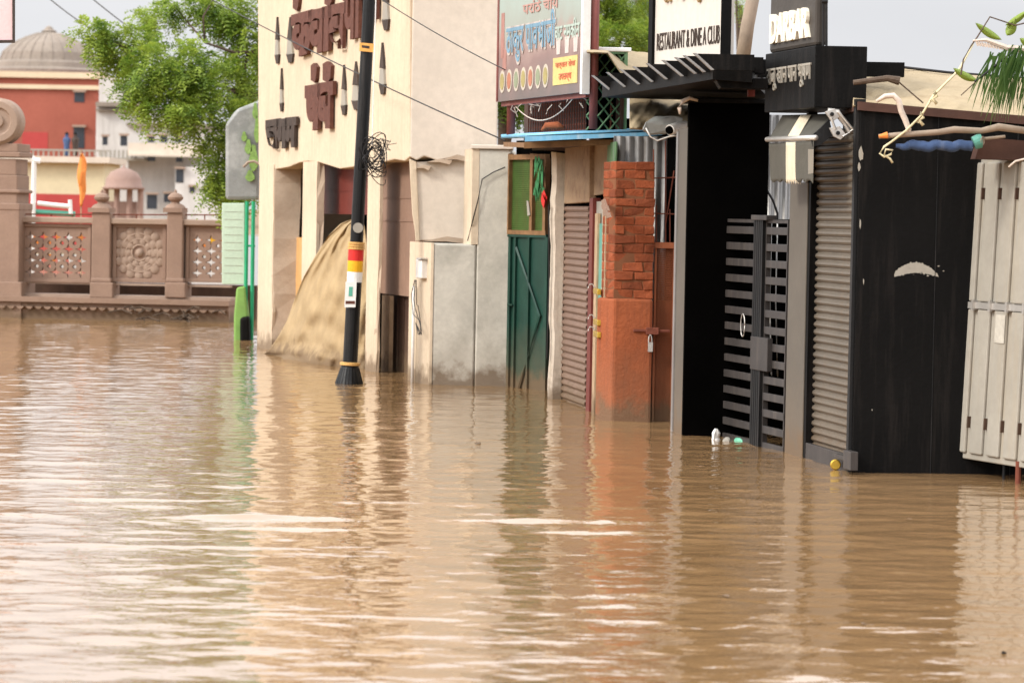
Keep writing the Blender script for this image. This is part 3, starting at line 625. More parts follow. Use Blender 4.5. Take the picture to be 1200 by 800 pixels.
m.lathe(c, [(7 * s_, 51 * s_), (10 * s_, 53 * s_), (6 * s_, 55 * s_), (4 * s_, 58 * s_), (.01, 60 * s_)], 12); m.build('ribs', M['domem'], dm)
for q in ((87, 99, 108, 120), (86, 99, 149, 174)): far_window(RF, m, T, *q, wl)
m = MB(); RF.box(m, 26, 56, 155, 177, -.03, .1); m.build('painted_patch', M['crimson'], wl)
WF = facing(280)
T = thing('white_apartments', WF.W(WF.uz(180, 200)[0], 5, 0), 'row of weathered white apartment blocks with small dark windows beyond the river', 'building')
m = MB(); WF.box(m, 112, 175, 124, 260, 6, 12, z0=0); WF.box(m, 116, 152, 92, 126, 14, 6); wl = m.build('wall', M['farwhite'], T)
m = MB(); WF.box(m, 150, 262, 148, 260, 2, 14, z0=0); wl2 = m.build('wall', M['farwhite'], T)
m = MB(); WF.box(m, 205, 268, 196, 260, -3, 5, z0=0); wl3 = m.build('wall', M['farwhite'], T)
m = MB(); WF.box(m, 112, 172, 120, 125, 5, 13); WF.box(m, 148, 262, 145, 149, 1.4, 15); WF.box(m, 112, 150, 128, 130, 5.4, .5); m.build('parapet', M['domem'], T)
m = MB(); WF.box(m, 150, 236, 168, 181, -1.5, 3); WF.box(m, 150, 236, 181, 183.5, -2, 3.5); m.build('balcony', M['greyplaster'], T)
for q in ((141, 149, 159, 171), (120, 126, 160, 170)): far_window(WF, m, T, *q, wl)
for q in ((173, 181, 160, 167), (188, 196, 159, 167), (205, 213, 161, 167), (173, 182, 183.5, 189), (206, 214, 184, 190), (172, 184, 228, 245), (192, 203, 227, 237)): far_window(WF, m, T, *q, wl2)
F3 = facing(277)
for q in ((206, 215, 198, 214), (222, 228, 219, 226)): far_window(F3, m, T, *q, wl3)
m = MB()
for q in range(9): WF.box(m, 118 + q * 5, 120 + q * 5, 176, 186, 0, .3)
WF.box(m, 112, 170, 185, 188, -1, 4); m.build('terrace_rail', M['greywhite'], T)
YF = facing(150)
T = thing('yellow_hall', YF.W(YF.uz(70, 200)[0], 2, 0), 'low pale yellow hall with a crimson lower band and roof terrace', 'building')
m = MB(); YF.box(m, -30, 122, 190, 262, 0, 6, z0=0); wl = m.build('wall', M['yellowwall'], T)
m = MB(); YF.box(m, -30, 117, 227, 262, -.06, .1, z0=0); m.build('painted_band', M['crimson'], wl)
m = MB(); YF.box(m, -30, 128, 183, 190, -.5, 6.8); m.build('roof_slab', M['greyplaster'], T)
m = MB()
for k in range(18): YF.box(m, 20 + k * 6, 21.5 + k * 6, 176, 183, -.3, .1)
YF.box(m, 15, 128, 175, 177, -.32, .1); m.build('terrace_rail', M['greywhite'], T)
F4 = facing(151)
for k, (x, c1, lab) in enumerate(((78, 'bluecloth', 'distant person in a blue shirt on the far roof terrace'), (88, 'lettdark', 'distant person in dark clothes on the far roof terrace'))):
    b = at(x, 183, 151); T = thing('person', b, lab, 'person'); h = 1.0
    m = MB(); m.tube([b + Vector((0, 0, z)) for z in (0, .35, .6, .8, .92, .95, 1.02, 1.12, 1.18)], [.11, .14, .15, .2, .17, .07, .09, .09, .03], 10); m.build('body', M[c1], T, smooth=True)
    m = MB(); m.lathe(b + Vector((0, 0, 1.1)), [(.1, 0), (.1, .05), (.03, .11)], 10); m.build('hair', M['black'], T)
PV = facing(140)
T = thing('domed_pavilion', PV.W(PV.uz(140, 230)[0], 1, 0), 'small faded pink domed pavilion between the yellow hall and white blocks', 'pavilion')
c = PV.W(PV.uz(141, 215)[0], 1.2, PV.uz(141, 222)[1]); s_ = 140 / FPX
m = MB(); m.lathe(c, [(24 * s_, 0), (26 * s_, 2 * s_), (22 * s_, 4 * s_), (21 * s_, 12 * s_), (16 * s_, 20 * s_), (8 * s_, 24 * s_), (2 * s_, 26 * s_), (.02, 30 * s_)], 24); m.build('dome', M['pinkdome'], T, smooth=True)
for x in (120, 133, 148, 161):
    m = MB(); p = PV.W(PV.uz(x, 230)[0], 1.2, 0); m.tube([p, p + Vector((0, 0, c.z))], .14, 8); m.build('column', M['pinkdome'], T)
m = MB(); PV.box(m, 124, 160, 236, 262, 2.2, .3, z0=0); m.build('rear_wall', M['pinkdome'], T)
T = thing('saffron_flag', at(96, 252, 60), 'narrow saffron flag hanging on a pole behind the balustrade', 'flag')
m = MB(); m.tube([Vector((at(96, 252, 60).x, 60, 0)), at(95, 176, 60)], .014, 6); m.build('pole', M['palewood'], T)
m = MB(); P = []
for i in range(12):
    y = 180 + 62 * i / 11; wv = 4.5 * math.sin(math.pi * (i / 11) ** .7) + .5
    P.append([at(95 - wv * .8 + .8 * math.sin(i), y, 60 - .02), at(96 + .5 * math.sin(i * 2), y, 59.9 + .05 * math.sin(i)), at(96.5 + wv + math.sin(i), y, 60)])
m.grid(P, (0, .01, 0)); m.build('cloth', M['saffron'], T, smooth=True)
T = thing('lamp_bracket', at(40, 250, 58), 'white tubular bracket with a slanted arm behind the balustrade', 'bracket')
m = MB(); m.tube([Vector((at(38, 252, 58).x, 58, 0)), at(40, 188, 58)], .05, 8); m.build('pole', M['white'], T)
m = MB(); m.tube([at(47, 189, 58), at(40, 188, 58), at(22, 171, 58)], .055, 8); m.build('arm', M['white'], T)
m = MB(); m.tube([at(44, 238, 58), at(60, 240, 58), at(82, 242, 58)], .045, 8); m.tube([at(82, 234, 58), at(83, 252, 58)], .04, 8); m.build('lower_bar', M['white'], T)
m = MB(); m.tube([at(38, 248, 58.1), at(88, 251, 58.1)], .06, 6); m.build('green_tube', M['teal'], T)
DS = 30
T = thing('pink_board', at(2, 48, DS), 'pink board with a dark edge cut off at the upper left', 'sign')
Fs = facing(DS); m = MB(); Fs.poly(m, [(-160, -120), (14, -110), (14.5, 48), (-160, 50)], 0, .05); m.build('panel', M['pinksign'], T)
m = MB(); Fs.poly(m, [(-160, 48.5), (16, 47), (16, 50), (-160, 52)], -.02, .09); Fs.poly(m, [(14, -110), (16, -110), (16, 47), (14.5, 47)], -.02, .09); m.build('edge', M['lettdark'], T)
m = MB(); p = at(-120, 50, DS + .12); m.tube([(p.x, p.y, -.5), (p.x, p.y, p.z + 1.4)], .05, 8); m.build('post', M['blackmetal'], T)
# ------------------------------------------------------------------ TREES
def sprays(clumps, n, seed, ll=.055, lw=.02, rl=.26, pairs=7, droop=.5):
    rg = np.random.RandomState(seed); cs = np.array([c[:3] for c in clumps]); rad = np.array([c[3:6] for c in clumps]); wt = np.array([c[6] for c in clumps], float); wt /= wt.sum()
    k = rg.choice(len(clumps), n, p=wt)
    d = rg.normal(size=(n, 3)); d /= np.linalg.norm(d, axis=1)[:, None]; rr = rg.uniform(.15, 1, n) ** .5
    # fine gaps: keep sprays in sub clusters
    sub = rg.normal(size=(len(clumps), 26, 3)); sub /= np.linalg.norm(sub, axis=2)[..., None]; sub *= rg.uniform(.3, .98, (len(clumps), 26, 1))
    c = sub[k, rg.randint(0, 26, n)] * .94 + d * rr[:, None] * .21
    pos = cs[k] + c * rad[k]
    out = c + rg.normal(0, .5, (n, 3)); out[:, 2] -= droop * rg.uniform(0, 1.4, n); out /= np.linalg.norm(out, axis=1)[:, None]
    up = np.tile([0, 0, 1.0], (n, 1)) + rg.normal(0, .35, (n, 3)); side = np.cross(out, up); side /= np.linalg.norm(side, axis=1)[:, None] + 1e-9; nn = np.cross(side, out)
    V = []; 
    for i in range(pairs):
        t = (i + .5) / pairs; base = pos + out * (rl * t) + np.array([0, 0, -1]) * (droop * rl * t * t)[None] if False else pos + out * (rl * t) - np.array([[0, 0, droop * rl * t * t]])
        L_ = ll * (1 - .5 * abs(t - .4)) * rg.uniform(.8, 1.25, n)[:, None]
        for sgn in (1, -1):
            dr = side * sgn * .85 + out * .5 + rg.normal(0, .18, (n, 3)); dr /= np.linalg.norm(dr, axis=1)[:, None]; pw = np.cross(dr, nn + rg.normal(0, .3, (n, 3))); pw /= np.linalg.norm(pw, axis=1)[:, None]
            V.append(np.stack([base, base + dr * L_ * .5 + pw * lw / 2, base + dr * L_, base + dr * L_ * .5 - pw * lw / 2], 1))
    return np.concatenate(V, 0)
def leafobj(name, V, mt, parent):
    org = np.array(wloc(parent)); v = (V - org).reshape(-1, 3); n = len(V); me = bpy.data.meshes.new(name)
    me.vertices.add(n * 4); me.vertices.foreach_set('co', v.astype(np.float32).ravel()); me.loops.add(n * 4); me.loops.foreach_set('vertex_index', np.arange(n * 4, dtype=np.int32))
    me.polygons.add(n); me.polygons.foreach_set('loop_start', np.arange(0, n * 4, 4, dtype=np.int32)); me.update(); me.validate(); me.materials.append(mt)
    o = bpy.data.objects.new(name, me); COL.objects.link(o); o.parent = parent; return o
def C(px, py, D, rx, rz, w_=1, ry=None):
    p = at(px, py, D); s = D / FPX; return (p.x, p.y, p.z, rx * s, (ry or (rx + rz) * .5) * s, rz * s, w_)
T = thing('neem_tree', (at(330, 0, 50).x, 50, -.3), 'feathery green neem tree spreading from behind the cream building', 'tree')
cl = [C(112, 38, 49, 26, 17, 1.0), C(140, 60, 49.5, 28, 20, 1.1), C(165, 45, 49, 22, 15, .7), C(178, 20, 50, 26, 16, .8), C(185, 75, 48.5, 35, 26, 1.6), C(165, 100, 48.5, 30, 20, 1.2), C(195, 122, 48.5, 38, 22, 1.6), C(222, 70, 49, 36, 26, 1.6),
      C(240, 100, 49, 34, 26, 1.5), C(230, 140, 49, 30, 20, .9), C(262, 12, 50, 42, 18, 1.5), C(215, 6, 50, 30, 12, .7), C(285, 50, 50, 28, 30, 1.3), C(275, 95, 49.5, 30, 28, 1.4), C(282, 150, 49, 24, 36, 1.3), C(245, 172, 49, 18, 16, .55),
      C(262, 200, 49, 22, 22, .9), C(255, 225, 49, 14, 14, .4), C(285, 215, 49, 22, 28, 1.2), C(330, 60, 51, 45, 90, 3), C(360, -60, 51, 90, 60, 2), C(260, -50, 51, 90, 40, 2)]
leafobj('crown', sprays(cl, 4300, 5, ll=.085, lw=.032, rl=.30), M['grn1'], T)
m = MB(); base = Vector((at(330, 0, 50).x, 50, -.3)); m.tube([base, base + Vector((.05, .1, 1.8)), at(328, 60, 50), at(322, 0, 50), at(330, -90, 50)], [.22, .19, .14, .1, .04], 10); m.build('trunk', M['bark'], T, smooth=True)
m = MB()
for pts, r in (((at(328, 110, 50), at(285, 110, 49.5), at(232, 92, 49), at(175, 70, 49), at(118, 42, 49)), .05), ((at(326, 60, 50), at(275, 62, 49.7), at(240, 50, 49.5), at(210, 14, 50)), .04), ((at(285, 112, 49.5), at(262, 104, 49), at(248, 120, 49), at(225, 148, 49)), .03),
               ((at(328, 130, 50), at(300, 150, 49.5), at(275, 175, 49), at(250, 200, 49)), .035), ((at(232, 92, 49), at(205, 108, 49), at(180, 118, 48.6)), .025), ((at(240, 50, 49.5), at(238, 20, 49.5), at(255, -10, 50)), .03), ((at(225, 148, 49), at(236, 165, 49), at(245, 182, 49)), .016), ((at(285, 110, 49.5), at(290, 60, 50), at(270, 10, 50)), .035)):
    n = len(pts); m.tube(pts, [r * (1 - .75 * i / (n - 1)) for i in range(n)], 6)
m.build('limbs', M['bark'], T, smooth=True)
def tree(name, x, D, cl, n, mt, label, seed, **k):
    b = at(x, 300, D); T = thing(name, (b.x, D, -.3), label, 'tree'); leafobj('crown', sprays(cl, n, seed, **k), mt, T)
    top = Vector((cl[0][0], cl[0][1], cl[0][2])); b.z = -.3
    m = MB(); m.tube([b, b.lerp(top, .5) + Vector((.1, 0, 0)), top], [.2, .15, .04], 9); m.build('trunk', M['bark'], T, smooth=True)
    m = MB()
    for c in cl[1:]: m.tube([b.lerp(top, .55), (b.lerp(top, .6) + Vector(c[:3])) / 2 + Vector((0, 0, .2)), Vector(c[:3])], [.08, .05, .02], 6)
    m.build('limbs', M['bark'], T, smooth=True)
tree('leafy_tree', 700, 50, [C(700, 5, 50, 34, 30, 2), C(735, 10, 50, 30, 30, 2), C(690, 45, 49, 26, 22, 1.4), C(728, 45, 48.5, 30, 20, 1.8), C(755, 45, 49, 22, 24, 1.3), C(660, 0, 50, 34, 40, 1.2), C(715, -40, 50, 60, 30, 2)], 3300, M['grn2'], 'bright green leafy tree rising behind the shops between the painted board and the white sign', 11)
tree('leafy_tree', 780, 56, [C(770, 20, 56, 30, 50, 1), C(745, 0, 56, 34, 40, 1.2), C(800, 30, 56, 40, 50, 1)], 1300, M['grn3'], 'darker tree standing behind the white restaurant sign', 12)
tree('leafy_tree', 585, 46, [C(588, 70, 45, 22, 60, 1.5), C(600, 10, 45, 26, 50, 1.2), C(610, 110, 45, 22, 30, 1)], 1500, M['grn3'], 'shrubby green tree in the gap between the grey wall and the painted board', 13)
tree('leafy_tree', 872, 60, [C(868, 6, 60, 7, 14, 1), C(862, -14, 60, 14, 10, .8)], 60, M['grn1'], 'small leafy sprig high up beside the white sign', 14)
# ------------------------------------------------------------------ SHOP ROW helpers
def shutter(F, x0, x1, ytop, pitch, mt, parent, off=.05, name='shutter'):
    u0, u1, _, z1 = F.rect(x0, x1, ytop, 500, off); m = MB(); n = int((z1 + .5) / pitch); prof = []
    for i in range(n):
        z = -.5 + i * pitch
        for t, d in ((0, 0), (.12, .0), (.2, -.012), (.45, -.024), (.75, -.020), (.93, -.004)): prof.append((z + t * pitch, off + d))
    P = [[F.W(u0, o, z), F.W(u1, o, z)] for z, o in prof]; m.grid(P, F.N * .01); return m.build(name, mt, parent)
def corr(F, u0, u1, z0, z1, off, mt, parent, name, pitch=.076, amp=.012):
    m = MB(); n = int((u1 - u0) / pitch * 8); P = [[F.W(u0 + (u1 - u0) * i / n, off + amp * math.sin(2 * math.pi * (u1 - u0) * i / n / pitch), z) for z in (z0, z1)] for i in range(n + 1)]
    m.grid(P, F.N * .004); return m.build(name, mt, parent, smooth=True)
# --- shop A: green door kiosk (590-640)
GA = Face((590, 452), (639, 458))
T = thing('green_kiosk', GA.W(GA.L / 2, .3, 0), 'kiosk front with green mesh panels above a dark green metal door', 'kiosk')
m = MB(); GA.box(m, 594, 641, 276, 470, 0, .04, z0=-.5); d = m.build('door', M['greendoor'], T)
m = MB()
for (a, b) in ((594, 596.5), (601, 602.5), (617, 618.5), (636.5, 640)): GA.box(m, a, b, 278, 470, -.03, .03, z0=-.5)
a = GA.uz(604, 290, -.03); b = GA.uz(632, 370, -.03); c = GA.uz(607, 455, -.03)
m.tube([GA.W(a[0], -.02, a[1]), GA.W(b[0], -.02, b[1]), GA.W(c[0], -.02, c[1])], .018, 4)
GA.box(m, 592, 640, 274, 278, -.03, .04); GA.box(m, 594, 600, 356, 358, -.05, .05); m.build('door_brace', M['greendoor'], d)
m = MB()
for (a, b, y0, y1) in ((593.5, 596, 180, 272), (620.5, 623.5, 180, 272), (636, 639, 185, 272), (593.5, 639, 270, 275), (593.5, 639, 181, 187)): GA.box(m, a, b, y0, y1, -.03 - .001 * (y0 % 7), .06)
m.build('window_frame', M['woodframe'], T)
m = MB(); GA.box(m, 595, 638, 186, 272, .02, .02)
for k in range(34): z = GA.uz(615, 187 + k * 2.5, .0)[1]; u0, u1, _, _ = GA.rect(596, 637, 187, 271, 0); GA.bx(m, u0, u1, .008, .01, z, z + .009)
m.build('mesh_panel', M['greenpanel'], T)
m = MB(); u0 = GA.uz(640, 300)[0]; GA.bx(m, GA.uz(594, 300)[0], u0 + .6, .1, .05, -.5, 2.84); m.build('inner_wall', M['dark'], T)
m = MB()
for k in range(22):
    x = R.uniform(627, 637) - k % 2 * 2; y = R.uniform(182, 222); GA.poly(m, [(x, y), (x + R.uniform(1, 2.5), y + 3), (x + R.uniform(-2, 2), y + R.uniform(8, 24)), (x - 1, y + 9)], -.06 - R.random() * .05, .006)
tag(m.build('green_rag', mat('faded_green_rag', (.05, .20, .08), .9, .4, 20)), 'torn green cloth strips hanging at the top of the green kiosk', 'cloth')
m = MB()
for k in range(8):
    x = R.uniform(635, 640); y = R.uniform(228, 238); GA.poly(m, [(x, y - 6), (x + 2.5, y), (x + 1, y + 8), (x - 1.5, y + 3)], -.1 - .01 * k, .006)
tag(m.build('red_cloth', M['red']), 'small red and white rag hanging in the dark gap of the green kiosk', 'cloth')
m = MB(); GA.poly(m, [(617, 235), (619, 236), (621, 252), (618, 253)], -.05, .01); tag(m.build('paper_scrap', M['greywhite']), 'whitish paper scrap stuck on the green mesh panel', 'paper')
# --- whitewashed post
DW = ground(642, 467).y; P = []
T = thing('timber_post', (at(649, 400, DW).x, DW, 0), 'whitewashed weathered timber post between the green kiosk and brown shutter', 'post')
m = MB(); P = []
for i in range(30):
    y = 178 + (500 - 178) * i / 29; jx = 1.0 * math.sin(i * .7) + R.uniform(-.6, .6)
    a = at(642 + (662 - 642) * 0 + jx + (1 - i / 29) * 4.5, y, DW); b = at(657.5 + jx * .5 + (1 - i / 29) * 5 + R.uniform(-.4, .4), y + 2, DW - .02); c_ = b + Vector((.02, .18, 0)); d_ = a + Vector((.0, .18, 0))
    P.append([a, a.lerp(b, .35) + Vector((0, -.03, 0)), b, c_, d_, a])
m.grid(P); m.build('shaft', M['whitewash'], T)
m = MB(); m.tube([at(643, 240, DW - .03), at(643.5, 320, DW - .03), at(641, 420, DW - .03)], .008, 5); m.build('cable', M['cable'], T)
# --- shop B: brown shutter
SB_ = Face((658, 469), (687, 480))
T = thing('brown_shutter_shop', SB_.W(SB_.L / 2, .4, 0), 'small shop closed by a narrow brown ribbed roller shutter under a rusty panel', 'shop')
shutter(SB_, 659, 689, 238, .072, M['shutter1'], T)
m = MB(); SB_.poly(m, [(662, 172), (691, 170), (690, 237), (661, 239)], .0, .08); m.build('shutter_box', M['rustsheet'], T, bevel=.01)
m = MB(); SB_.box(m, 688.5, 692.5, 232, 490, -.02, .08, z0=-.5); m.build('side_rail', M['maroon'], T)
m = MB(); SB_.poly(m, [(693, 168), (722, 166), (716, 226), (690, 230)], .05, .05); m.build('upper_panel', M['rustsheet'], T)
m = MB(); SB_.poly(m, [(712, 168), (722, 166), (720, 222), (710, 226)], .03, .015); m.build('upper_panel', M['latgreen'], T)
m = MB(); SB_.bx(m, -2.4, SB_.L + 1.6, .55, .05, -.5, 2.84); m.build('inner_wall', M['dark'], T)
# --- narrow teal door
TD = Face((693, 484), (709, 494))
T = thing('teal_door', TD.W(TD.L / 2, .1, 0), 'narrow weathered teal and white door with several padlocks next to the brick pillar', 'door')
m = MB(); TD.box(m, 696.5, 708, 236, 500, .04, .04, z0=-.5); m.build('leaf', M['greywhite'], T)
m = MB(); TD.poly(m, [(700.5, 262), (706, 262), (704.5, 372), (699, 372)], .02, .02); m.build('teal_panel', M['tealdoor'], T)
m = MB(); TD.box(m, 704, 707.5, 240, 500, .0, .03, z0=-.5); TD.box(m, 695, 698, 250, 500, .0, .03, z0=-.5); m.build('frame', M['palewood'], T)
for y in (338, 374, 388):
    m = MB(); TD.box(m, 695, 700, y, y + 7, -.06, .04); lk = m.build('padlock', M['brassy'], T, bevel=.008)
    m = MB(); c = TD.W(TD.uz(697.5, y)[0], -.04, TD.uz(697.5, y)[1]); m.tube([c + Vector((.03 * math.cos(a), 0, .045 * math.sin(a))) for a in np.linspace(0, math.pi, 8)], .006, 5); m.build('shackle', M['alu'], lk)
m = MB()
for k in range(7): x = R.uniform(708, 714); y = 235 + k * 2.6; TD.poly(m, [(x - 4, y), (x, y - 2), (x + 2, y + 4), (x - 3, y + 5)], -.05 - .01 * k, .01)
tag(m.build('cloth_bundle', M['brownpanel']), 'small bunched brown rag on the edge of the brick pillar', 'cloth')
# --- brick pillar
DB = ground(735, 494).y
BRK = facing(DB); xa = at(718, 380, DB).x; xb = at(764.5, 380, DB).x; zm = BRK.uz(740, 350)[1]; zt = BRK.uz(740, 189)[1]
T = thing('brick_pillar', ((xa + xb) / 2, DB, 0), 'square pillar of bare red brick above an orange plastered base', 'pillar')
dep = .34; sk = -.10
def skew(v): return (v[0] + (v[1] - DB) * -.32 if v[1] > DB - .05 else v[0], v[1], v[2])
m = MB(); m.box(xa + .006, xb - .006, DB + .005, DB + dep - .006, zm, zt - .01); m.v = [skew(v) for v in m.v]; m.build('mortar_core', M['mortar'], T)
nc = 15; ch = (zt - zm) / nc; m = MB()
for i in range(nc):
    z0 = zm + i * ch; hf = (xb - xa) / 2; sp = [xa, xa + hf, xb] if i % 2 == 0 else [xa, xa + hf * .45, xa + hf * 1.5, xb]
    for j in range(len(sp) - 1):
        jx = R.uniform(-.006, .006); jy = R.uniform(-.012, .008); b = MB(); b.box(sp[j] + .003 + jx, sp[j + 1] - .003 + jx, DB + jy, DB + dep * (.5 if j == 0 else 1), z0 + .003, z0 + ch - .003)
        for q, v in enumerate(b.v): b.v[q] = (v[0] + R.uniform(-.009, .009), v[1] + R.uniform(-.010, .008), v[2] + R.uniform(-.008, .008))
        if j == 0:
            b2 = MB(); b2.box(sp[0] + .005 - .004, sp[1] - .01, DB + dep * .5 + .01, DB + dep, z0 + .006, z0 + ch - .006); m.add([skew(v) for v in b2.v], b2.f)
        m.add([skew(v) for v in b.v], b.f)
m.build('brickwork', M['brick'], T, bevel=.008)
xa2 = at(718, 440, DB - .03).x; m = MB(); P = []
m.foot([(xa2 - .005, DB - .03, 0), (xb + .0, DB - .03, 0), (xb, DB + dep, 0), (xa2 - .16, DB + dep, 0)], -.5, zm - .0); m.build('plastered_base', M['orangeplaster'], T, bevel=.025)
# --- orange gate + rebars + tin
OG = facing(DB + .05)
T = thing('mesh_gate', OG.W(OG.uz(777, 490)[0], 0, 0), 'low orange painted mesh gate with a padlocked latch between brick pillar and grey post', 'gate')
m = MB()
for (a, b) in ((765.5, 768), (787, 790.5)): OG.box(m, a, b, 284, 500, -.02, .05, z0=-.5)
OG.box(m, 765.5, 790, 284, 291, -.03, .06); m.build('frame', M['orangemetal'], T)
m = MB(); u0, u1, z0, z1 = OG.rect(767, 788, 290, 505)
for k in range(20): u = u0 + (u1 - u0) * k / 19; OG.bx(m, u - .002, u + .002, .005, .006, -.4, z1)
for k in range(110): z = -.2 + (z1 + .2) * k / 109; OG.bx(m, u0, u1, .011, .006, z, z + .005)
m.build('wire_mesh', M['orangemetal'], T)
m = MB(); OG.bx(m, u0, u1, .03, .01, -.5, BRK.uz(775, 352)[1]); m.build('back_sheet', M['orangemetal'], T)
m = MB(); OG.box(m, 742, 785, 386, 389, -.10, .04); OG.box(m, 757, 772, 384, 392, -.12, .05); lt = m.build('latch', M['rust'], T, bevel=.005)
m = MB(); OG.box(m, 759.5, 765, 401, 412, -.13, .04); m.tube([at(762 + 2 * math.cos(a), 401 - 9 * math.sin(a), DB - .07) for a in np.linspace(0, math.pi, 8)], .006, 5); m.build('padlock', M['alu'], T, bevel=.006)
T = thing('rebar_frame', OG.W(OG.uz(777, 284)[0], 0, OG.uz(777, 284)[1]), 'thin rusty reinforcing bars rising behind the brick pillar above the orange gate', 'rebar')
for (a, b, c, d) in ((766, 175, 765, 285), (769, 240, 769, 285), (780, 165, 780, 290), (793, 205, 793, 248), (785, 245, 785, 285), (790, 200, 780, 262)):
    m = MB(); m.tube([at(a, b, DB + .1), at(c, d, DB + .1)], .0065, 5); m.build('upright_bar', M['rust'], T)
for (a, b, c, d) in ((764, 209, 794, 208), (764, 250, 792, 251)):
    m = MB(); m.tube([at(a, b, DB + .08), at(c, d, DB + .08)], .0065, 5); m.build('cross_bar', M['rust'], T)
TW = facing(DB + .6); u0, u1, z0, z1 = TW.rect(716, 803, 160, 500)
T = thing('tin_wall', TW.W((u0 + u1) / 2, 0, 0), 'pale corrugated tin wall behind the brick pillar', 'wall')
corr(TW, u0, u1, -.5, z1, 0, M['tin'], T, 'corrugated_sheet', pitch=.09, amp=.014)
# --- grey post
GP = Face((788, 505), (803, 511))
T = thing('grey_post', GP.W(GP.L / 2, .1, 0), 'square grey metal post at the edge of the black doorway', 'post')
m = MB(); GP.box(m, 790, 806, 150, 520, 0, .06, z0=-.5); m.build('shaft', M['greypost'], T, bevel=.006)
m = MB(); GP.box(m, 789, 791, 155, 520, -.012, .05, z0=-.5); m.build('edge_strip', M['tin'], T)
# --- black entrance
DE = ground(803, 511).y; EF = facing(DE)
T = thing('black_doorway_wall', EF.W(EF.uz(850, 400)[0], 0, 0), 'matt black side wall of the club entrance behind the barred gate', 'wall')
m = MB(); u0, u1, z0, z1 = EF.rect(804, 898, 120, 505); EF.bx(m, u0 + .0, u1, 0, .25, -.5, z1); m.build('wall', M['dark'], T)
m = MB(); EF.box(m, 802, 900, 115, 121, -.06, .4); m.build('cap', M['black'], T, bevel=.01)
T = thing('passage_sheet', EF.W(EF.uz(912, 300)[0], 1.2, 0), 'strip of pale corrugated sheet seen in the gap behind the barred gate', 'sheet')
F5 = facing(DE + 1.2); u0, u1, z0, z1 = F5.rect(893, 960, 135, 500); corr(F5, u0, u1, -.5, z1, 0, M['tin'], T, 'corrugated_sheet')
m = MB(); u0, u1, _, z1 = facing(DE + 1.0).rect(880, 962, 257, 500); facing(DE + 1.0).bx(m, u0, u1, 0, .1, -.5, z1); m.build('lower_dark_fill', M['dark'], T)  # near-black panel added to paint in the darkness low behind the gate
m = MB(); m.tube([at(898, 222, DE + .5), at(906, 235, DE + .5), at(911, 250, DE + .5), at(911, 275, DE + .5)], .012, 6)
tag(m.build('gate_cable', M['cable'], smooth=True), 'curved black cable hanging above the barred gate', 'cable')
# --- barred gate
GT = Face((836, 509), (921, 530))
T = thing('barred_gate', GT.W(GT.L / 2, 0, 0), 'dark grey double gate of wide horizontal bars with a vertical middle stile', 'gate')
um0 = GT.uz(884, 400)[0]; um1 = GT.uz(895, 400)[0]; uL = GT.uz(837.5, 400)[0]; uR = GT.uz(921, 400)[0]; ztop = GT.uz(880, 257)[1]
for nm, a, b in (('left_leaf', uL, um0 - .005), ('right_leaf', um1 + .005, uR)):
    m = MB(); GT.bx(m, a, b, 0, .04, ztop - .03, ztop); GT.bx(m, a, a + .03 if nm == 'left_leaf' else a + .02, -.003, .045, -.4, ztop - .002); GT.bx(m, b - .02, b, -.003, .045, -.4, ztop - .002); lf = m.build('gate_leaf', M['gategrey'], T)
    for k in range(14):
        z = ztop - .095 - k * .1445; m = MB(); GT.bx(m, a + .004, b - .004, -.006, .03, z - .036, z + .03); m.build('bar', M['gategrey'], lf, bevel=.004)
m = MB(); w_ = (um1 - um0) / 5
for k in range(5): GT.bx(m, um0 + k * w_ + .006, um0 + (k + 1) * w_ - .006, -.03, .04, -.4, ztop + .02)
GT.bx(m, um0, um1, -.008, .03, -.4, ztop + .015); st = m.build('stile', M['blackmetal'], T)
m = MB(); GT.box(m, 879, 899, 395, 434, -.05, .05); m.build('lock_plate', M['gategrey'], st, bevel=.005); m = MB(); GT.box(m, 880, 898, 252, 258, -.06, .1); m.build('top_clamp', M['gategrey'], st, bevel=.005)
m = MB(); c = GT.W(GT.uz(875.5, 381)[0], -.04, GT.uz(875.5, 381)[1]); m.tube([c + GT.U * (.055 * math.cos(a)) + Vector((0, 0, .1 * math.sin(a))) for a in np.linspace(0, 2 * math.pi, 20)], .006, 5); m.build('chain_ring', M['alu'], T, smooth=True)
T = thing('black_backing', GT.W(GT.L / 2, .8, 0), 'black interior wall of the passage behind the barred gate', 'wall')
m = MB(); GT.bx(m, -.05, GT.L + .25, .75, .05, -.5, ztop + .0); m.build('panel', M['dark'], T)  # darkness of the passage is put into this sheet's colour
m = MB()
for k in range(2):
    m.tube([GT.W(GT.uz(904 + 7 * k, 260, .2)[0], .2, GT.uz(904, 262, .2)[1]), GT.W(GT.uz(902 + 7 * k, 350, .2)[0], .2, GT.uz(904, 350, .2)[1]), GT.W(GT.uz(904 + 7 * k, 450, .2)[0], .2, GT.uz(904, 440, .2)[1])], .006, 5)
tag(m.build('hanging_cord', M['white'], smooth=True), 'pair of thin white cords hanging inside the barred gate', 'cord')
# --- club post
CP = Face((921, 530), (938, 535))
T = thing('club_post', CP.W(CP.L / 2, .05, 0), 'wide brownish grey post between the barred gate and the grey roller shutter', 'post')
m = MB(); CP.box(m, 922.5, 943, 214, 540, -.01, .10, z0=-.5); m.build('shaft', M['greypost'], T, bevel=.006)
m = MB(); CP.box(m, 943.3, 947, 214, 540, .0, .08, z0=-.5); m.build('guide_channel', M['black'], T)
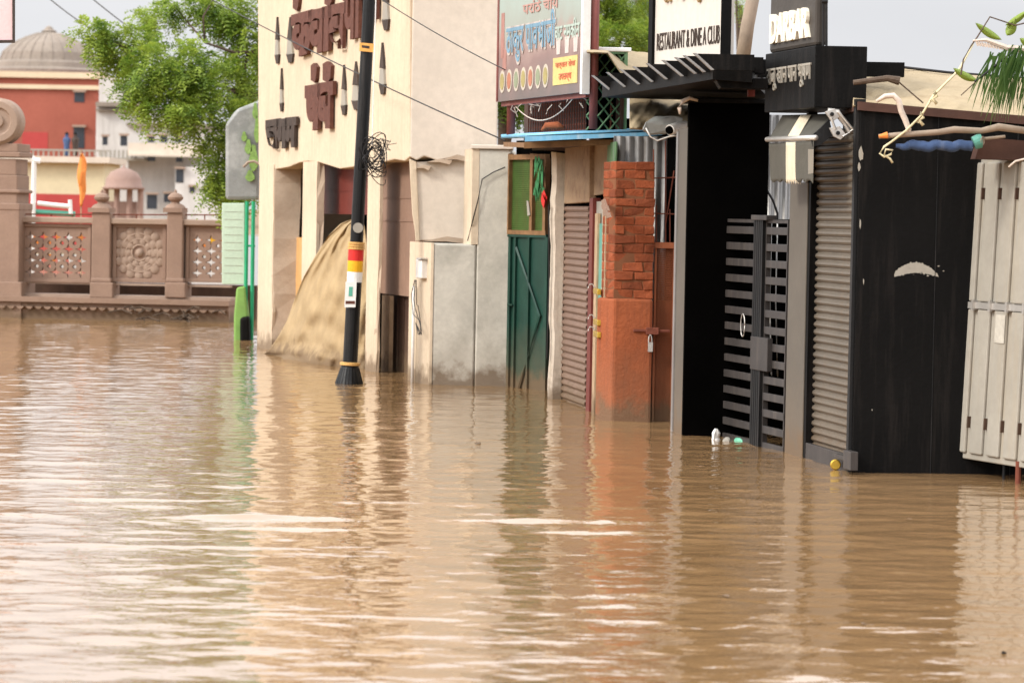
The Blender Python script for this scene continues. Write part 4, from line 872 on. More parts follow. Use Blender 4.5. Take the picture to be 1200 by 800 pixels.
# --- grey roller shutter
SH = Face((940, 535), (995.5, 552.5))
T = thing('grey_shutter_shop', SH.W(SH.L / 2, .4, 0), 'shop closed by a tall grey brown roller shutter with a yellow padlock low down', 'shop')
shutter(SH, 944, 1000, 150, .0635, M['shutter2'], T, off=.06)
m = MB(); u0, u1, z0, z1 = SH.rect(942, 998, 525, 545, .0); SH.bx(m, u0 + .02, u1 - .05, -.01, .04, -.02, .13); m.build('bottom_bar', M['gategrey'], T, bevel=.004)
m = MB()
for x in (943, 998.5): u = SH.uz(x, 400)[0]; SH.bx(m, u - .03, u + .03, -.02, .08, -.5, 2.95)
m.build('guide_rail', M['blackmetal'], T)
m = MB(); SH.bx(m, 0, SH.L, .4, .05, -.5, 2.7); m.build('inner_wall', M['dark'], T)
m = MB(); c = SH.W(SH.uz(979, 544, -.06)[0], -.06, SH.uz(979, 544, -.06)[1]); m.lathe(c, [(.001, -.03), (.035, -.03), (.043, -.02), (.043, .01), (.001, .015)], 16, 'Y'); lk = m.build('padlock', M['brassy'], T, smooth=False)
m = MB(); SH.box(m, 976, 992, 533, 538, -.06, .05); SH.box(m, 988, 997, 528, 550, -.07, .06); m.build('latch', M['gategrey'], T, bevel=.004)
# --- black shed
DSH = ground(999, 553).y; KF = facing(DSH)
T = thing('black_shed', KF.W(KF.uz(1080, 400)[0], .5, 0), 'matt black painted shed with a white paint splash on its wall', 'shed')
ua = KF.uz(1003, 340)[0]; ub = ua + 2.6; za = KF.uz(1005, 121)[1]; zb = KF.uz(1200, 138)[1]; zb = za + (zb - za) * (2.6 / 1.32)
m = MB(); m.prism([KF.W(ua, 0, -.5), KF.W(ub, 0, -.5), KF.W(ub, 0, zb), KF.W(ua, 0, za)], [KF.W(ua + .02, 1.4, -.5), KF.W(ub, 1.4, -.5), KF.W(ub, 1.4, zb), KF.W(ua + .02, 1.4, za)]); wl = m.build('wall', M['black'], T, bevel=.008)
m = MB(); m.prism([KF.W(ua - .02, -.04, za - .055), KF.W(ub, -.04, zb - .055), KF.W(ub, -.04, zb + .012), KF.W(ua - .02, -.04, za + .012)], [KF.W(ua - .02, 1.42, za - .055), KF.W(ub, 1.42, zb - .055), KF.W(ub, 1.42, zb + .012), KF.W(ua - .02, 1.42, za + .012)]); m.build('roof_edge', M['rustbeam'], T)
m = MB()
for q in (.62, 1.25): KF.bx(m, ua + q, ua + q + .006, -.004, .004, -.4, za - .07)
m.build('panel_seams', M['blackmetal'], wl)
m = MB(); pts = []
for k in range(64):
    a = 2 * math.pi * k / 46; r = 1 + (R.uniform(.0, .5) if k % 2 else R.uniform(-.25, .05)); x = 1073 + 21 * math.cos(a) * r; y = 314 - 6.5 * math.sin(a) * r + .005 * (x - 1078) ** 2
    pts.append((x, y))
T_, B_ = [], []
for k in range(31):
    x = 1048 + 52 * k / 30; q = math.sin(math.pi * k / 30); yt = 323 - 15 * q ** .7 + .10 * (k - 15) - R.uniform(0, 2.2) * (k % 2); yb2 = 324.5 - 5 * q + R.uniform(-1, 2.5) * (1 - k % 2) * q
    T_.append(KF.W(KF.uz(x, yt)[0], -.003, KF.uz(x, yt)[1])); B_.append(KF.W(KF.uz(x, yb2)[0], -.003, KF.uz(x, yb2)[1]))
m.grid([T_, B_], KF.N * .002)
for k in range(8):
    x = R.gauss(1075, 20); y = 317 + R.gauss(0, 5); s = R.uniform(.3, 1.0); KF.poly(m, [(x - s * 2, y), (x, y - s), (x + s * 2, y), (x, y + s)], -.003, .003)
m.build('paint_splash', M['greywhite'], wl)
m = MB()
for (x, y, a, b) in ((1008, 262, 1.0, 7), (1009, 180, 2.5, 9), (1007, 196, 1.6, 6), (1012, 330, .8, 4), (1022, 480, .6, 1)):
    KF.poly(m, [(x + a * math.cos(t) * R.uniform(.6, 1.2), y + b * math.sin(t) * R.uniform(.6, 1.2)) for t in np.linspace(0, 6.28, 10)[:-1]], -.004, .003)
m.build('paint_scuff', M['greywhite'], wl)
# --- cabinet
CB = Face(0, 1, (1, 2)); pA = ground(1131, 555); pB = ground(1196, 566); CB.P = pA; CB.U = (pB - pA).normalized(); CB.N = Vector((-CB.U.y, CB.U.x, 0)); CB.L = 1
T = thing('metal_cabinet', CB.W(.5, .15, 0), 'leaning grey white metal cabinet on thin legs in front of the black shed', 'cabinet')
def shx(z): return (z - .17) * .058   # the cabinet leans
def cq(mb, ua_, ub_, o, th, z0, z1):
    sv = lambda z: Vector(((z - .17) * .038 - .06, 0, 0))
    a = [CB.W(ua_, o, z0) + sv(z0), CB.W(ub_, o, z0) + sv(z0), CB.W(ub_, o, z1) + sv(z1), CB.W(ua_, o, z1) + sv(z1)]
    mb.prism(a, [p + CB.N * th for p in a])
uz0 = CB.uz(1122, 535)[0]; zb0 = CB.uz(1122, 535)[1]; zt0 = CB.uz(1143, 186)[1]; Wd = 1.5
m = MB(); cq(m, uz0, uz0 + Wd, .02, .45, zb0, zt0); m.build('body', M['greywhite'], T, bevel=.01)
zmid = CB.uz(1150, 358)[1]; nrib = 6; cw_ = Wd / nrib
for k in range(nrib):
    for (a, b) in ((zb0 + .05, zmid - .03), (zmid + .03, zt0 - .03)):
        m = MB(); u = uz0 + .02 + k * cw_; cq(m, u + .02, u + cw_ - .045, -.005, .03, a, b); dr = m.build('door_panel', M['greywhite'], T, bevel=.012)
        m = MB(); zz = zt0 - .32 if b > zmid + .5 else zb0 + .25; cq(m, u + cw_ - .024, u + cw_ - .015, -.010, .03, zz, zz + .09); m.build('slot', M['wood'], dr)
m = MB(); cq(m, uz0 + .0, uz0 + Wd, -.012, .03, zmid - .025, zmid + .025)
for k in range(nrib): cq(m, uz0 + k * cw_ + cw_ - .02, uz0 + k * cw_ + cw_ + .01, -.03, .05, zmid - .04, zmid + .04)
m.build('middle_rail', M['alu'], T)
m = MB(); cq(m, uz0 + .58, uz0 + .72, -.012, .005, zmid - .28, zmid - .06); m.build('pale_patch', mat('faded_sticker', (.45, .42, .36), .7, .2, 15), T)
for u in (.03, .62, Wd - .05):
    for o in (.05, .42): m = MB(); p = CB.W(uz0 + u, o, zb0); m.tube([p, (p.x, p.y, -.5)], .012, 6); m.build('leg', M['blackmetal'], T)
m = MB(); p = CB.W(CB.uz(1197, 560)[0], -.03, 0); m.tube([(p.x, p.y, -.5), (p.x, p.y, CB.uz(1197, 540)[1])], .022, 8); tag(m.build('stake', M['rust']), 'short rusty brown stake in the water at the cabinet corner', 'stake')
# --- bamboo rail, blue rolled cloth, rope, string
DR = 22.9; r_ = lambda x, y, d=0: at(x, y, DR + d)
m = MB(); m.tube([r_(1030, 160), r_(1050, 158.5), r_(1100, 155), r_(1118, 152), r_(1150, 153.5), r_(1170, 149), r_(1200, 153), r_(1260, 156)], [.018, .022, .024, .027, .024, .03, .027, .026], 10)
tag(m.build('bamboo_pole', M['bamboo'], smooth=True), 'long crooked pale pole laid across above the cabinet', 'pole')
T = thing('awning_roller', r_(1100, 170), 'rolled blue cloth awning with a green ringed end under the crooked pole', 'awning')
m = MB(); n = 40; pts = [r_(1050 + (1140 - 1050) * i / n, 171 - .6 * math.sin(i) - 3.0 * i / n * 0 + 1.2 * math.sin(i * .5), .03) for i in range(n + 1)]; m.tube(pts, [max(.008, (.016 + .026 * min(1, i / 9)) * (.92 + .03 * math.sin(i * .5) + .015 * math.sin(i * 2.3))) for i in range(n + 1)], 12); m.build('rolled_cloth', M['bluecloth'], T, smooth=True)
m = MB(); c = r_(1148, 165, .0); m.tube([r_(1141, 168), r_(1147, 165.5), r_(1150, 165)], [.05, .056, .054], 16); m.build('end_ring', M['tealdoor'], T)
m = MB(); m.tube([r_(1149.5, 165, -.02), r_(1152, 165, -.03)], [.035, .034], 14); m.tube([r_(1150, 163, -.0), r_(1178, 160)], .012, 8); m.build('spindle', M['bamboo'], T)
m = MB(); a = MB(); pb = [r_(1150, 161, .12), r_(1265, 170, .12), r_(1265, 190, .12), r_(1143, 186, .12)]; m.prism(pb, [p + Vector((0, .25, 0)) for p in pb]); tag(m.build('eave_board', M['rustbeam']), 'reddish brown wooden eave board above the cabinet doors', 'board')
m = MB(); m.tube([r_(1027, 119), r_(1037, 113), r_(1047, 112), r_(1053, 118), r_(1056, 130), r_(1061, 141), r_(1065, 152), r_(1064, 156)], [.012, .02, .022, .022, .022, .022, .02, .018], 8)
tag(m.build('cloth_rope', M['ropem'], smooth=True), 'thick hooked white cloth rope hanging down to the crooked pole', 'rope')
m = MB(); m.tube([r_(1140, 52, .3), r_(1125, 80, .2), r_(1118, 88, .15), r_(1094, 112), r_(1080, 135), r_(1062, 153, -.03), r_(1045, 166, -.04), r_(1036, 172, -.04), r_(1031, 180, -.04), r_(1036, 184, -.04), r_(1044, 181, -.04), r_(1046, 176, -.04), r_(1038, 175, -.05), r_(1036, 182, -.04), r_(1043, 186, -.04), r_(1046, 191, -.04)], .009, 6)
for (x, y) in ((1094, 113), (1078, 138)): m.tube([r_(x - 3, y + 6), r_(x + 2, y - 6), r_(x + 4, y), r_(x - 1, y + 3), r_(x + 4, y + 9)], .014, 6)
tag(m.build('knotted_string', M['string'], smooth=True), 'knotted cream string running from the vine down to the pole end', 'string')
m = MB(); m.tube([r_(1030, 160, -.01), r_(1040, 158.5, -.01)], [.012, .026], 8); tag(m.build('red_wrap', M['saffron']), 'orange red tape wrapped round the pole end', 'tape')
m = MB(); m.tube([r_(1182, 196, -.1), r_(1190, 189, -.1), r_(1202, 186, -.1), r_(1240, 180, -.1)], .009, 6); tag(m.build('short_rope', M['ropem'], smooth=True), 'short pale rope end hanging before the cabinet at the right edge', 'rope')
m = MB(); m.tube([r_(1000, 97, .4), r_(1040, 92, .4), r_(1054, 95, .4)], [.02, .025, .035], 8); m.tube([r_(1054, 97, .4), r_(1082, 121, .4)], .006, 5); tag(m.build('broken_branch', M['bark']), 'dark broken stick lying on the cloth roof of the black shed', 'stick')
# ------------------------------------------------------------------ cloth roofs
def cloth(pts_top, pts_bot, D0, D1, name, mt, label, cat='cloth roof', amp=.03, seed=1):
    n = 110; k = 22; P = []; rr = random.Random(seed); ph = [rr.uniform(0, 6) for _ in range(6)]
    def lerp(pl, t):
        f = t * (len(pl) - 1); i = min(int(f), len(pl) - 2); q = f - i; return (pl[i][0] * (1 - q) + pl[i + 1][0] * q, pl[i][1] * (1 - q) + pl[i + 1][1] * q)
    for j in range(k + 1):
        v = j / k; row = []
        for i in range(n + 1):
            t = i / n; a = lerp(pts_top, t); b = lerp(pts_bot, t); x = a[0] * (1 - v) + b[0] * v; y = a[1] * (1 - v) + b[1] * v
            D = D1 * (1 - v) + D0 * v - amp * 3 * math.sin(math.pi * v) + amp * (math.sin(9 * t + ph[0] + 3 * v) + .7 * math.sin(19 * t + ph[1] - 6 * v) + .5 * math.sin(4 * v * 3 + ph[2] + 5 * t) + .35 * math.sin(43 * t + 11 * v + ph[3]) + .3 * math.sin(31 * t - 17 * v + ph[4]) + .25 * math.sin(67 * t + 23 * v)); y += amp * 22 * (math.sin(13 * t + ph[5]) + .6 * math.sin(29 * t + ph[1])) * (1 - v) * .6
            row.append(at(x, y, D))
        P.append(row)
    m = MB(); m.grid(P, (0, .05, -.01)); return tag(m.build(name, mt, smooth=True), label, cat)
cloth([(738, 100), (780, 96), (830, 100), (895, 104)], [(738, 150), (770, 152), (800, 148), (895, 120)], 28.6, 30.4, 'canvas_roof', M['roofcloth'], 'sagging beige canvas between the green lattice and black doorway', seed=3, amp=.06)
cloth([(688, 54), (712, 56), (745, 61), (770, 62)], [(688, 61), (712, 62), (738, 100), (775, 110)], 29.2, 31.5, 'canvas_roof', M['roofcloth'], 'pale canvas edge folded over the top of the green lattice', seed=4)
cloth([(1000, 79), (1060, 80), (1130, 86), (1280, 96)], [(1000, 124), (1060, 127), (1130, 132), (1290, 148)], 23.7, 25.6, 'canvas_roof', M['roofcloth'], 'long beige cloth lying over the roof of the black shed', seed=5, amp=.05)
m = MB(); m.tube([at(1058, 79, 25.5), at(1110, 85, 25.5), at(1200, 92, 25.5), at(1260, 94, 25.5)], .012, 5); tag(m.build('roof_wire', M['cable'], smooth=True), 'thin dark wire along the ridge of the long beige cloth', 'wire')
# shops' dark volume behind the canvases
T = thing('shop_back_wall', (3.0, 31.5, 0), 'dim rear wall closing the row of shops behind the canvas roofs', 'wall')
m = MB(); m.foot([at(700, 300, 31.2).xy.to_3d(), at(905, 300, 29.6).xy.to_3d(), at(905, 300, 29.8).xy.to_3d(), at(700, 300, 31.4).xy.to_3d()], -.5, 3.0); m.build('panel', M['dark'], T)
# ------------------------------------------------------------------ PAINTED BOARD on posts (582-685)
XB = at(683, 107, 30.0); ft = Vector((-.275, .96, 0)).normalized(); XF = Face(0, 1, (1, 2)); lenb = 3.15
XF.P = Vector((XB.x, 30.0, 0)) + ft * lenb; XF.U = -ft; XF.N = Vector((-XF.U.y, XF.U.x, 0)); XF.L = lenb
zb1 = XF.uz(683, 108)[1]; zt1 = zb1 + 1.12
T = thing('painted_board', XF.W(lenb / 2, 0, 0), 'faded food stall board with pink lettering, round dish pictures and a yellow box', 'sign board')
def artmat():
    m = bpy.data.materials.new('faded_print'); m.use_nodes = True; nt = m.node_tree; N = nt.nodes; L = nt.links; b = N['Principled BSDF']; b.inputs['Roughness'].default_value = .5
    g = N.new('ShaderNodeNewGeometry'); sx = N.new('ShaderNodeSeparateXYZ'); L.new(g.outputs['Position'], sx.inputs[0])
    mr = N.new('ShaderNodeMapRange'); mr.inputs[1].default_value = zb1; mr.inputs[2].default_value = zt1
    n = N.new('ShaderNodeTexNoise'); n.inputs['Scale'].default_value = 3; n.inputs['Detail'].default_value = 7; L.new(g.outputs['Position'], n.inputs[0])
    ad = N.new('ShaderNodeMath'); ad.operation = 'MULTIPLY_ADD'; ad.inputs[1].default_value = .55; ad.inputs[2].default_value = -.27
    L.new(n.outputs[0], ad.inputs[0]); L.new(sx.outputs[2], mr.inputs[0]); a2 = N.new('ShaderNodeMath'); L.new(mr.outputs[0], a2.inputs[0]); L.new(ad.outputs[0], a2.inputs[1])
    r = N.new('ShaderNodeValToRGB'); e = r.color_ramp.elements; e[0].position = .0; e[0].color = (.15, .12, .11, 1); e[1].position = .95; e[1].color = (.32, .38, .34, 1)
    for p, c in ((.38, (.24, .155, .14, 1)), (.55, (.34, .24, .21, 1)), (.68, (.30, .32, .28, 1))): x = e.new(p); x.color = c
    L.new(a2.outputs[0], r.inputs[0]); L.new(r.outputs[0], b.inputs['Base Color']); return m
M['art'] = artmat()
m = MB(); XF.bx(m, 0, lenb - .04, 0, .04, zb1, zt1); bd = m.build('panel', M['art'], T)
m = MB(); XF.bx(m, lenb - .04, lenb + .03, -.02, .08, zb1 - .02, zt1 + .02); m.build('frame_edge', M['white'], T)
m = MB(); XF.bx(m, -.03, lenb - .05, .045, .05, zb1 - .05, zb1 + .02); XF.bx(m, -.05, 0, -.01, .07, zb1, zt1); m.build('frame_edge', M['postmar'], T)
h_ = zt1 - zb1; cm = {}
def cmat(n, c): 
    if n not in cm: cm[n] = mat(n, c, .5, .15, 10, bump=.02)
    return cm[n]
def XT(s, a, b, c, d, off, mt, bold=.02, name='printed_words'):
    o = text_on(XF, s, 0, 1, 0, 1, off, .004, name, mt, bd, bold=bold, zs=(0, 1)) if False else None
    cu = bpy.data.curves.new('t', 'FONT'); cu.body = s; cu.extrude = .1; cu.offset = bold; cu.resolution_u = 3; ob_ = bpy.data.objects.new('t', cu); COL.objects.link(ob_); bpy.context.view_layer.update()
    me = bpy.data.meshes.new_from_object(ob_.evaluated_get(bpy.context.evaluated_depsgraph_get())); bpy.data.objects.remove(ob_)
    V = np.array([v.co[:] for v in me.vertices]); lo = V.min(0); hi = V.max(0); m = MB()
    m.add([XF.W(lenb * (a + (b - a) * (v[0] - lo[0]) / (hi[0] - lo[0])), off - (.004 if v[2] > 0 else 0), zb1 + h_ * (c + (d - c) * (v[1] - lo[1]) / (hi[1] - lo[1]))) for v in V], [tuple(p.vertices) for p in me.polygons])
    return m.build(name, mt, bd, fix=False)
XT('ठाकुर पावभाजी', .10, .70, .33, .82, -.004, cmat('print_pale', (.48, .42, .38)), .045)
XT('ठाकुर पावभाजी', .105, .695, .36, .80, -.009, cmat('print_blue', (.17, .30, .40)), .012)
XT('चाट नमकीन', .68, .96, .50, .68, -.004, cmat('print_teal', (.40, .48, .42)), .02)
XT('परांठे चाय', .30, .72, .80, .93, -.004, cmat('print_rose', (.45, .26, .22)), .02)
m = MB()
for (a, b, c, d) in ((.03, .07, .42, .86), (.055, .10, .3, .5)): XF.bx(m, lenb * a, lenb * b, -.004, .004, zb1 + h_ * c, zb1 + h_ * d)
m.build('printed_patch', cmat('print_salmon', (.36, .18, .15)), bd)
for k in range(7):
    cx_ = lenb * (.055 + .088 * k); c = XF.W(cx_, -.006, zb1 + h_ * (.19 + .004 * k)); 
    m = MB(); ang = [2 * math.pi * i / 18 for i in range(18)]; A = [XF.W(cx_ + .105 * math.cos(a), -.005, zb1 + h_ * .19 + .125 * math.sin(a)) for a in ang]; m.prism(A, [p + XF.N * .004 for p in A]); ds = m.build('dish_picture', cmat('plate', (.52, .46, .38)), bd)
    m = MB(); A = [XF.W(cx_ + .075 * math.cos(a), -.009, zb1 + h_ * .19 + .09 * math.sin(a)) for a in ang]; m.prism(A, [p + XF.N * .003 for p in A]); m.build('food', cmat('food%d' % (k % 3), ((.36, .30, .12), (.42, .17, .10), (.25, .28, .18))[k % 3]), ds)
for k in range(3):
    m = MB(); u = lenb * (.70 + .095 * k); A = [XF.W(u, -.005, zb1 + h_ * .52), XF.W(u + .16, -.005, zb1 + h_ * .52), XF.W(u + .14, -.005, zb1 + h_ * .37), XF.W(u + .02, -.005, zb1 + h_ * .37)]; m.prism(A, [p + XF.N * .004 for p in A]); m.build('cup_picture', cmat('cup', (.58, .50, .46)), bd)
m = MB(); XF.bx(m, lenb * .67, lenb * .94, -.006, .005, zb1 + h_ * .09, zb1 + h_ * .34); yb = m.build('yellow_box', cmat('boxyellow', (.62, .48, .18)), bd)
XT('पार्सल सेवा', .70, .92, .23, .31, -.008, cmat('print_red', (.6, .16, .08)), .01); XT('उपलब्ध', .74, .88, .11, .19, -.008, cmat('print_red', (.6, .16, .08)), .01)
for (u, r2, yb_) in ((lenb - .02, .045, 150), (.12, .05, 158)):
    p = XF.W(u, .12, 0); m = MB(); m.tube([(p.x, p.y, 2.86), (p.x, p.y, zt1 + .3)], r2, 10); m.build('post', M['postmar'], T, smooth=True)
m = MB(); P = [XF.W(.35 + 2.3 * i / 16, .10 - .03, zb1 - .02 - (.22 * (1 - ((i - 8) / 8) ** 2))) for i in range(17)]; m.tube(P, .006, 4)
for k in range(12): p = XF.W(.1 + R.random() * 2.9, .05, zb1 - .04 - R.random() * .06); m.tube([p, p + Vector((R.uniform(-.05, .05), 0, R.uniform(-.06, .02))), p + Vector((R.uniform(-.08, .08), 0, R.uniform(-.1, .0)))], .004, 4)
tag(m.build('dry_vine', M['ropem']), 'pale dry creeper strands hanging under the painted board', 'vine')
# dark mesh screen below the board
T = thing('rusted_screen', XF.W(1.5, .5, 2.8), 'dark rusted wire screen under the painted board', 'screen')
m = MB(); zz0, zz1 = 2.82, zb1 + .12
for k in range(34): u = .0 + k * .09; XF.bx(m, u, u + .01, .35, .01, zz0, zz1)
for k in range(8): XF.bx(m, .0, 3.0, .361, .01, zz0 + k * .06, zz0 + k * .06 + .01)
m.build('wires', M['rust'], T)
m = MB(); XF.bx(m, -.4, 3.1, .42, .03, zz0, zz1); m.build('backing', M['wood'], T)
m = MB(); m.lathe(at(660, 0, 31), [(.01, 0)], 4) if False else None
m = MB(); a = at(635, 151, 31.3); b = at(661, 150, 31.2); m.tube([a + Vector((0, 0, -.02)), a.lerp(b, .2) + Vector((0, 0, .03)), a.lerp(b, .7) + Vector((0, 0, .03)), b], [.015, .035, .04, .015], 10); tag(m.build('orange_sack', M['orangeplaster'], smooth=True), 'small orange sack lying on the blue sheet roof', 'sack')
# lattice
LT = facing(30.2)
T = thing('green_lattice', LT.W(LT.uz(712, 150)[0], 0, LT.uz(712, 150)[1]), 'green diamond lattice screen with dark interior above the blue roof', 'lattice')
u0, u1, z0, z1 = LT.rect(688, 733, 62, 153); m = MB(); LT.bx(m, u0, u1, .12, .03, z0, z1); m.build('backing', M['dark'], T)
m = MB(); stp = .115
def strip(sg):
    k = -14
    while k < 16:
        c0 = u0 + k * stp; pts = []
        for z in (z0, z1):
            pass
        a = (c0, z0); b = (c0 + sg * (z1 - z0) * .8, z1)
        # clip to u range
        t0, t1 = 0, 1; du = b[0] - a[0]
        for lim, sgn in ((u0, 1), (u1, -1)):
            pa = (a[0] - lim) * sgn; pb_ = (b[0] - lim) * sgn
            if pa < 0 and pb_ < 0: t0 = 2
            elif pa < 0: t0 = max(t0, pa / (pa - pb_))
            elif pb_ < 0: t1 = min(t1, pa / (pa - pb_))
        if t1 - t0 > .02:
            o = .0 if sg > 0 else .012
            m.tube([LT.W(a[0] + du * t0, o, z0 + (z1 - z0) * t0), LT.W(a[0] + du * t1, o, z0 + (z1 - z0) * t1)], .009, 4)
        k += 1
strip(1); strip(-1); m.build('slats', M['latgreen'], T)
m = MB(); LT.box(m, 731, 735, 60, 153, -.02, .06); LT.box(m, 688, 733, 58, 63, -.02, .06); m.build('frame', M['latgreen'], T)
m = MB(); LT.box(m, 690, 740, 55.5, 60.5, -.04, .05); m.build('tube_light', M['white'], T, bevel=.01)
# ------------------------------------------------------------------ blue sheet roof
T = thing('blue_sheet_roof', at(690, 158, 31), 'sky blue corrugated sheet roof over the small shops with a brown beam beneath', 'roof')
zr = at(700, 159, 30.2).z; xl = at(611, 158, 30.4).x; xr_ = at(776, 156, 29.0).x; P = []
n = 90; Yn, Yf = 29.6, 34.2
for i in range(n + 1):
    y = Yn + (Yf - Yn) * i / n; xL = at(618, 158, Yn).x - (y - Yn) * .062; zq_ = (y - Yn) * .022; xR = at(775, 156, Yn).x - (y - Yn) * .25
    amp = .022 * math.sin(2 * math.pi * (y - Yn) / .15)
    P.append([Vector((xL, y, zr - .03 + amp + zq_)), Vector((xL + .3, y, zr - .01 + amp + zq_)), Vector((xR, y, zr + .045 + amp + zq_))])
m = MB(); m.grid(P, (0, 0, .006)); m.build('corrugated_sheet', M['blue'], T, smooth=True)
m = MB(); a = [at(615, 160, Yn - .03), at(776, 154.5, Yn - .03), at(776, 158.5, Yn - .03), at(615, 166, Yn - .03)]; m.prism(a, [p + Vector((0, .02, 0)) for p in a]); m.build('front_flashing', M['blue'], T)
m = MB(); a = [at(590, 166.5, 33), at(614, 167, 30), at(614, 173, 30), at(590, 172, 33)]; m.prism(a, [p + Vector((.05, .05, 0)) for p in a])
a = [at(614, 166.5, 29.75), at(735, 163, 29.75), at(735, 169, 29.75), at(614, 174, 29.75)]; m.prism(a, [p + Vector((0, .08, 0)) for p in a]); m.build('beam', M['woodframe'], T)
m = MB(); m.box(at(625, 165, 31.5).x, at(790, 165, 31.5).x, 30.5, 33.5, zr - .09, zr - .07); m.build('ceiling', M['wood'], T)
# CCTV with plastic
DCm = 28.2
T = thing('security_camera', at(790, 147, DCm), 'white bullet security camera wrapped in plastic on the edge of the blue roof', 'camera')
m = MB(); m.tube([at(803, 147, DCm + .1), at(795, 149, DCm), at(785, 152.5, DCm - .1)], [.045, .05, .052], 14); m.build('housing', M['cctv'], T, smooth=False)
m = MB(); m.tube([at(786, 152, DCm - .09), at(783.5, 153, DCm - .115)], [.04, .038], 14); m.build('lens', M['dark'], T)
m = MB(); m.tube([at(803, 147, DCm + .1), at(804, 158, DCm + .05), at(803, 170, DCm + .05)], .015, 6); m.build('bracket', M['cctv'], T)
m = MB(); pts = [(757, 143), (768, 136), (790, 136), (800, 138), (798, 150), (780, 157), (762, 158), (753, 152)]; F6 = facing(DCm + .15); q = [F6.uz(x, y) for x, y in pts]; m.prism([F6.W(u, R.uniform(-.05, .02), z) for u, z in q], [F6.W(u, .14, z) for u, z in q]); tag(m.build('plastic_bag', M['plastic'], bevel=.01), 'crumpled clear plastic sheet behind the security camera', 'plastic sheet')
m = MB(); m.tube([at(757, 150, DCm), at(762, 160, DCm), at(770, 165, DCm), at(785, 160, DCm), at(803, 158, DCm)], .008, 5); tag(m.build('camera_cable', M['cctv'], smooth=True), 'looping white cable below the security camera', 'cable')
m = MB(); m.tube([at(797, 134, DE - .1), at(796, 127, DE - .1), at(800, 119, DE - .1), at(808, 115, DE - .1), at(818, 118, DE - .1)], [.01, .02, .022, .02, .012], 7); tag(m.build('cloth_roll', M['ropem'], smooth=True), 'pale curled cloth strip tied to the top corner of the black doorway', 'cloth')
# ------------------------------------------------------------------ rafters canopy
T = thing('rafter_canopy', at(800, 100, 27.5), 'black canopy with diagonal cut rafter ends projecting over the shops', 'canopy')
z3 = 3.365; X0 = at(813, 63, 25).x
for k, px in enumerate((813, 801, 791, 776, 758, 742, 727, 711, 694)):
    # depth where the tip line X=X0-.17*t meets this pixel column
    s = (px - 600) / FPX; t = (X0 - s * 25) / (.17 + s); D = 25 + t; xt = X0 - .17 * t; yp = at(px, 80, D)
    xt = yp.x; hgt = .13; cut = .17 if k else .15; xe = xt + (.50 if k == 0 else min(1.2, .55 + .12 * k)); z = at(px, 63 + 26 * (813 - px) / 119.0, D).z
    A = [Vector((xt, D, z)), Vector((xe, D, z)), Vector((xe, D, z - hgt)), Vector((xt + cut, D, z - hgt))]
    m = MB(); m.prism(A, [p + Vector((0, .07, 0)) for p in A]); rf = m.build('rafter', M['black'], T)
    A = [Vector((xt - .006, D - .006, z + .004)), Vector((xt + .02, D - .006, z + .004)), Vector((xt + cut + .02, D - .006, z - hgt)), Vector((xt + cut - .004, D - .006, z - hgt - .004))]
    m = MB(); m.prism(A, [p + Vector((0, .08, 0)) for p in A]); m.build('end_trim', M['tin'], rf)
m = MB(); X1 = at(836, 90, 25).x; m.prism([(X1, 25.08, 3.15), (X1 + .33, 25.08, 3.13), (X1 + .33, 25.08, 3.27), (X1, 25.08, 3.29)], [(X1 - .8, 29.4, 3.15), (X1 + .9, 29.4, 3.13), (X1 + .9, 29.4, 3.27), (X1 - .8, 29.4, 3.29)]); m.build('roof_deck', M['black'], T)
m = MB(); a = [at(838, 92, 25.2), at(900, 92, 25.2), at(900, 104, 25.2), at(845, 103, 25.2)]; m.prism(a, [p + Vector((0, .3, 0)) for p in a]); m.build('soffit_beam', M['black'], T)
m = MB(); m.box(at(1017, 80, 24.4).x - .45, at(1060, 80, 24.4).x, 24.4, 24.5, at(1040, 90, 24.4).z, at(1040, 73, 24.4).z); m.build('end_beam', M['black'], T)
m = MB(); m.box(at(877, 100, 26).x, at(885, 100, 26).x, 26, 26.1, at(880, 113, 26).z, at(880, 100, 26).z); m.build('red_bracket', M['maroon'], T)
# ------------------------------------------------------------------ white restaurant sign
WS = Face(0, 1, (1, 2)); nearp = at(848, 40, 27.0); ft = Vector((-.32, .947, 0)).normalized(); wl_ = 1.70
WS.P = Vector((nearp.x, 27.0, 0)) + ft * wl_; WS.U = -ft; WS.N = Vector((-WS.U.y, WS.U.x, 0)); WS.L = wl_
zb2 = 3.28; zt2 = 5.1
T = thing('restaurant_sign', WS.W(wl_ / 2, 0, zb2), 'tall white sign with thin dark capitals reading RESTAURANT and CLUB in a black frame', 'sign')
m = MB(); WS.bx(m, 0, wl_, .0, .1, zb2, zt2); pn = m.build('panel', M['signwhite'], T)
m = MB(); WS.bx(m, -.10, 0, -.03, .16, zb2 - .05, zt2); m.build('frame', M['black'], T); m = MB(); nb = WS.W(wl_, -.03, 0); m.foot([nb, nb + Vector((.095, .0, 0)), nb + Vector((.095, .2, 0)), nb + Vector((.03, .2, 0))], zb2 - .05, zt2); m.build('frame', M['black'], T)
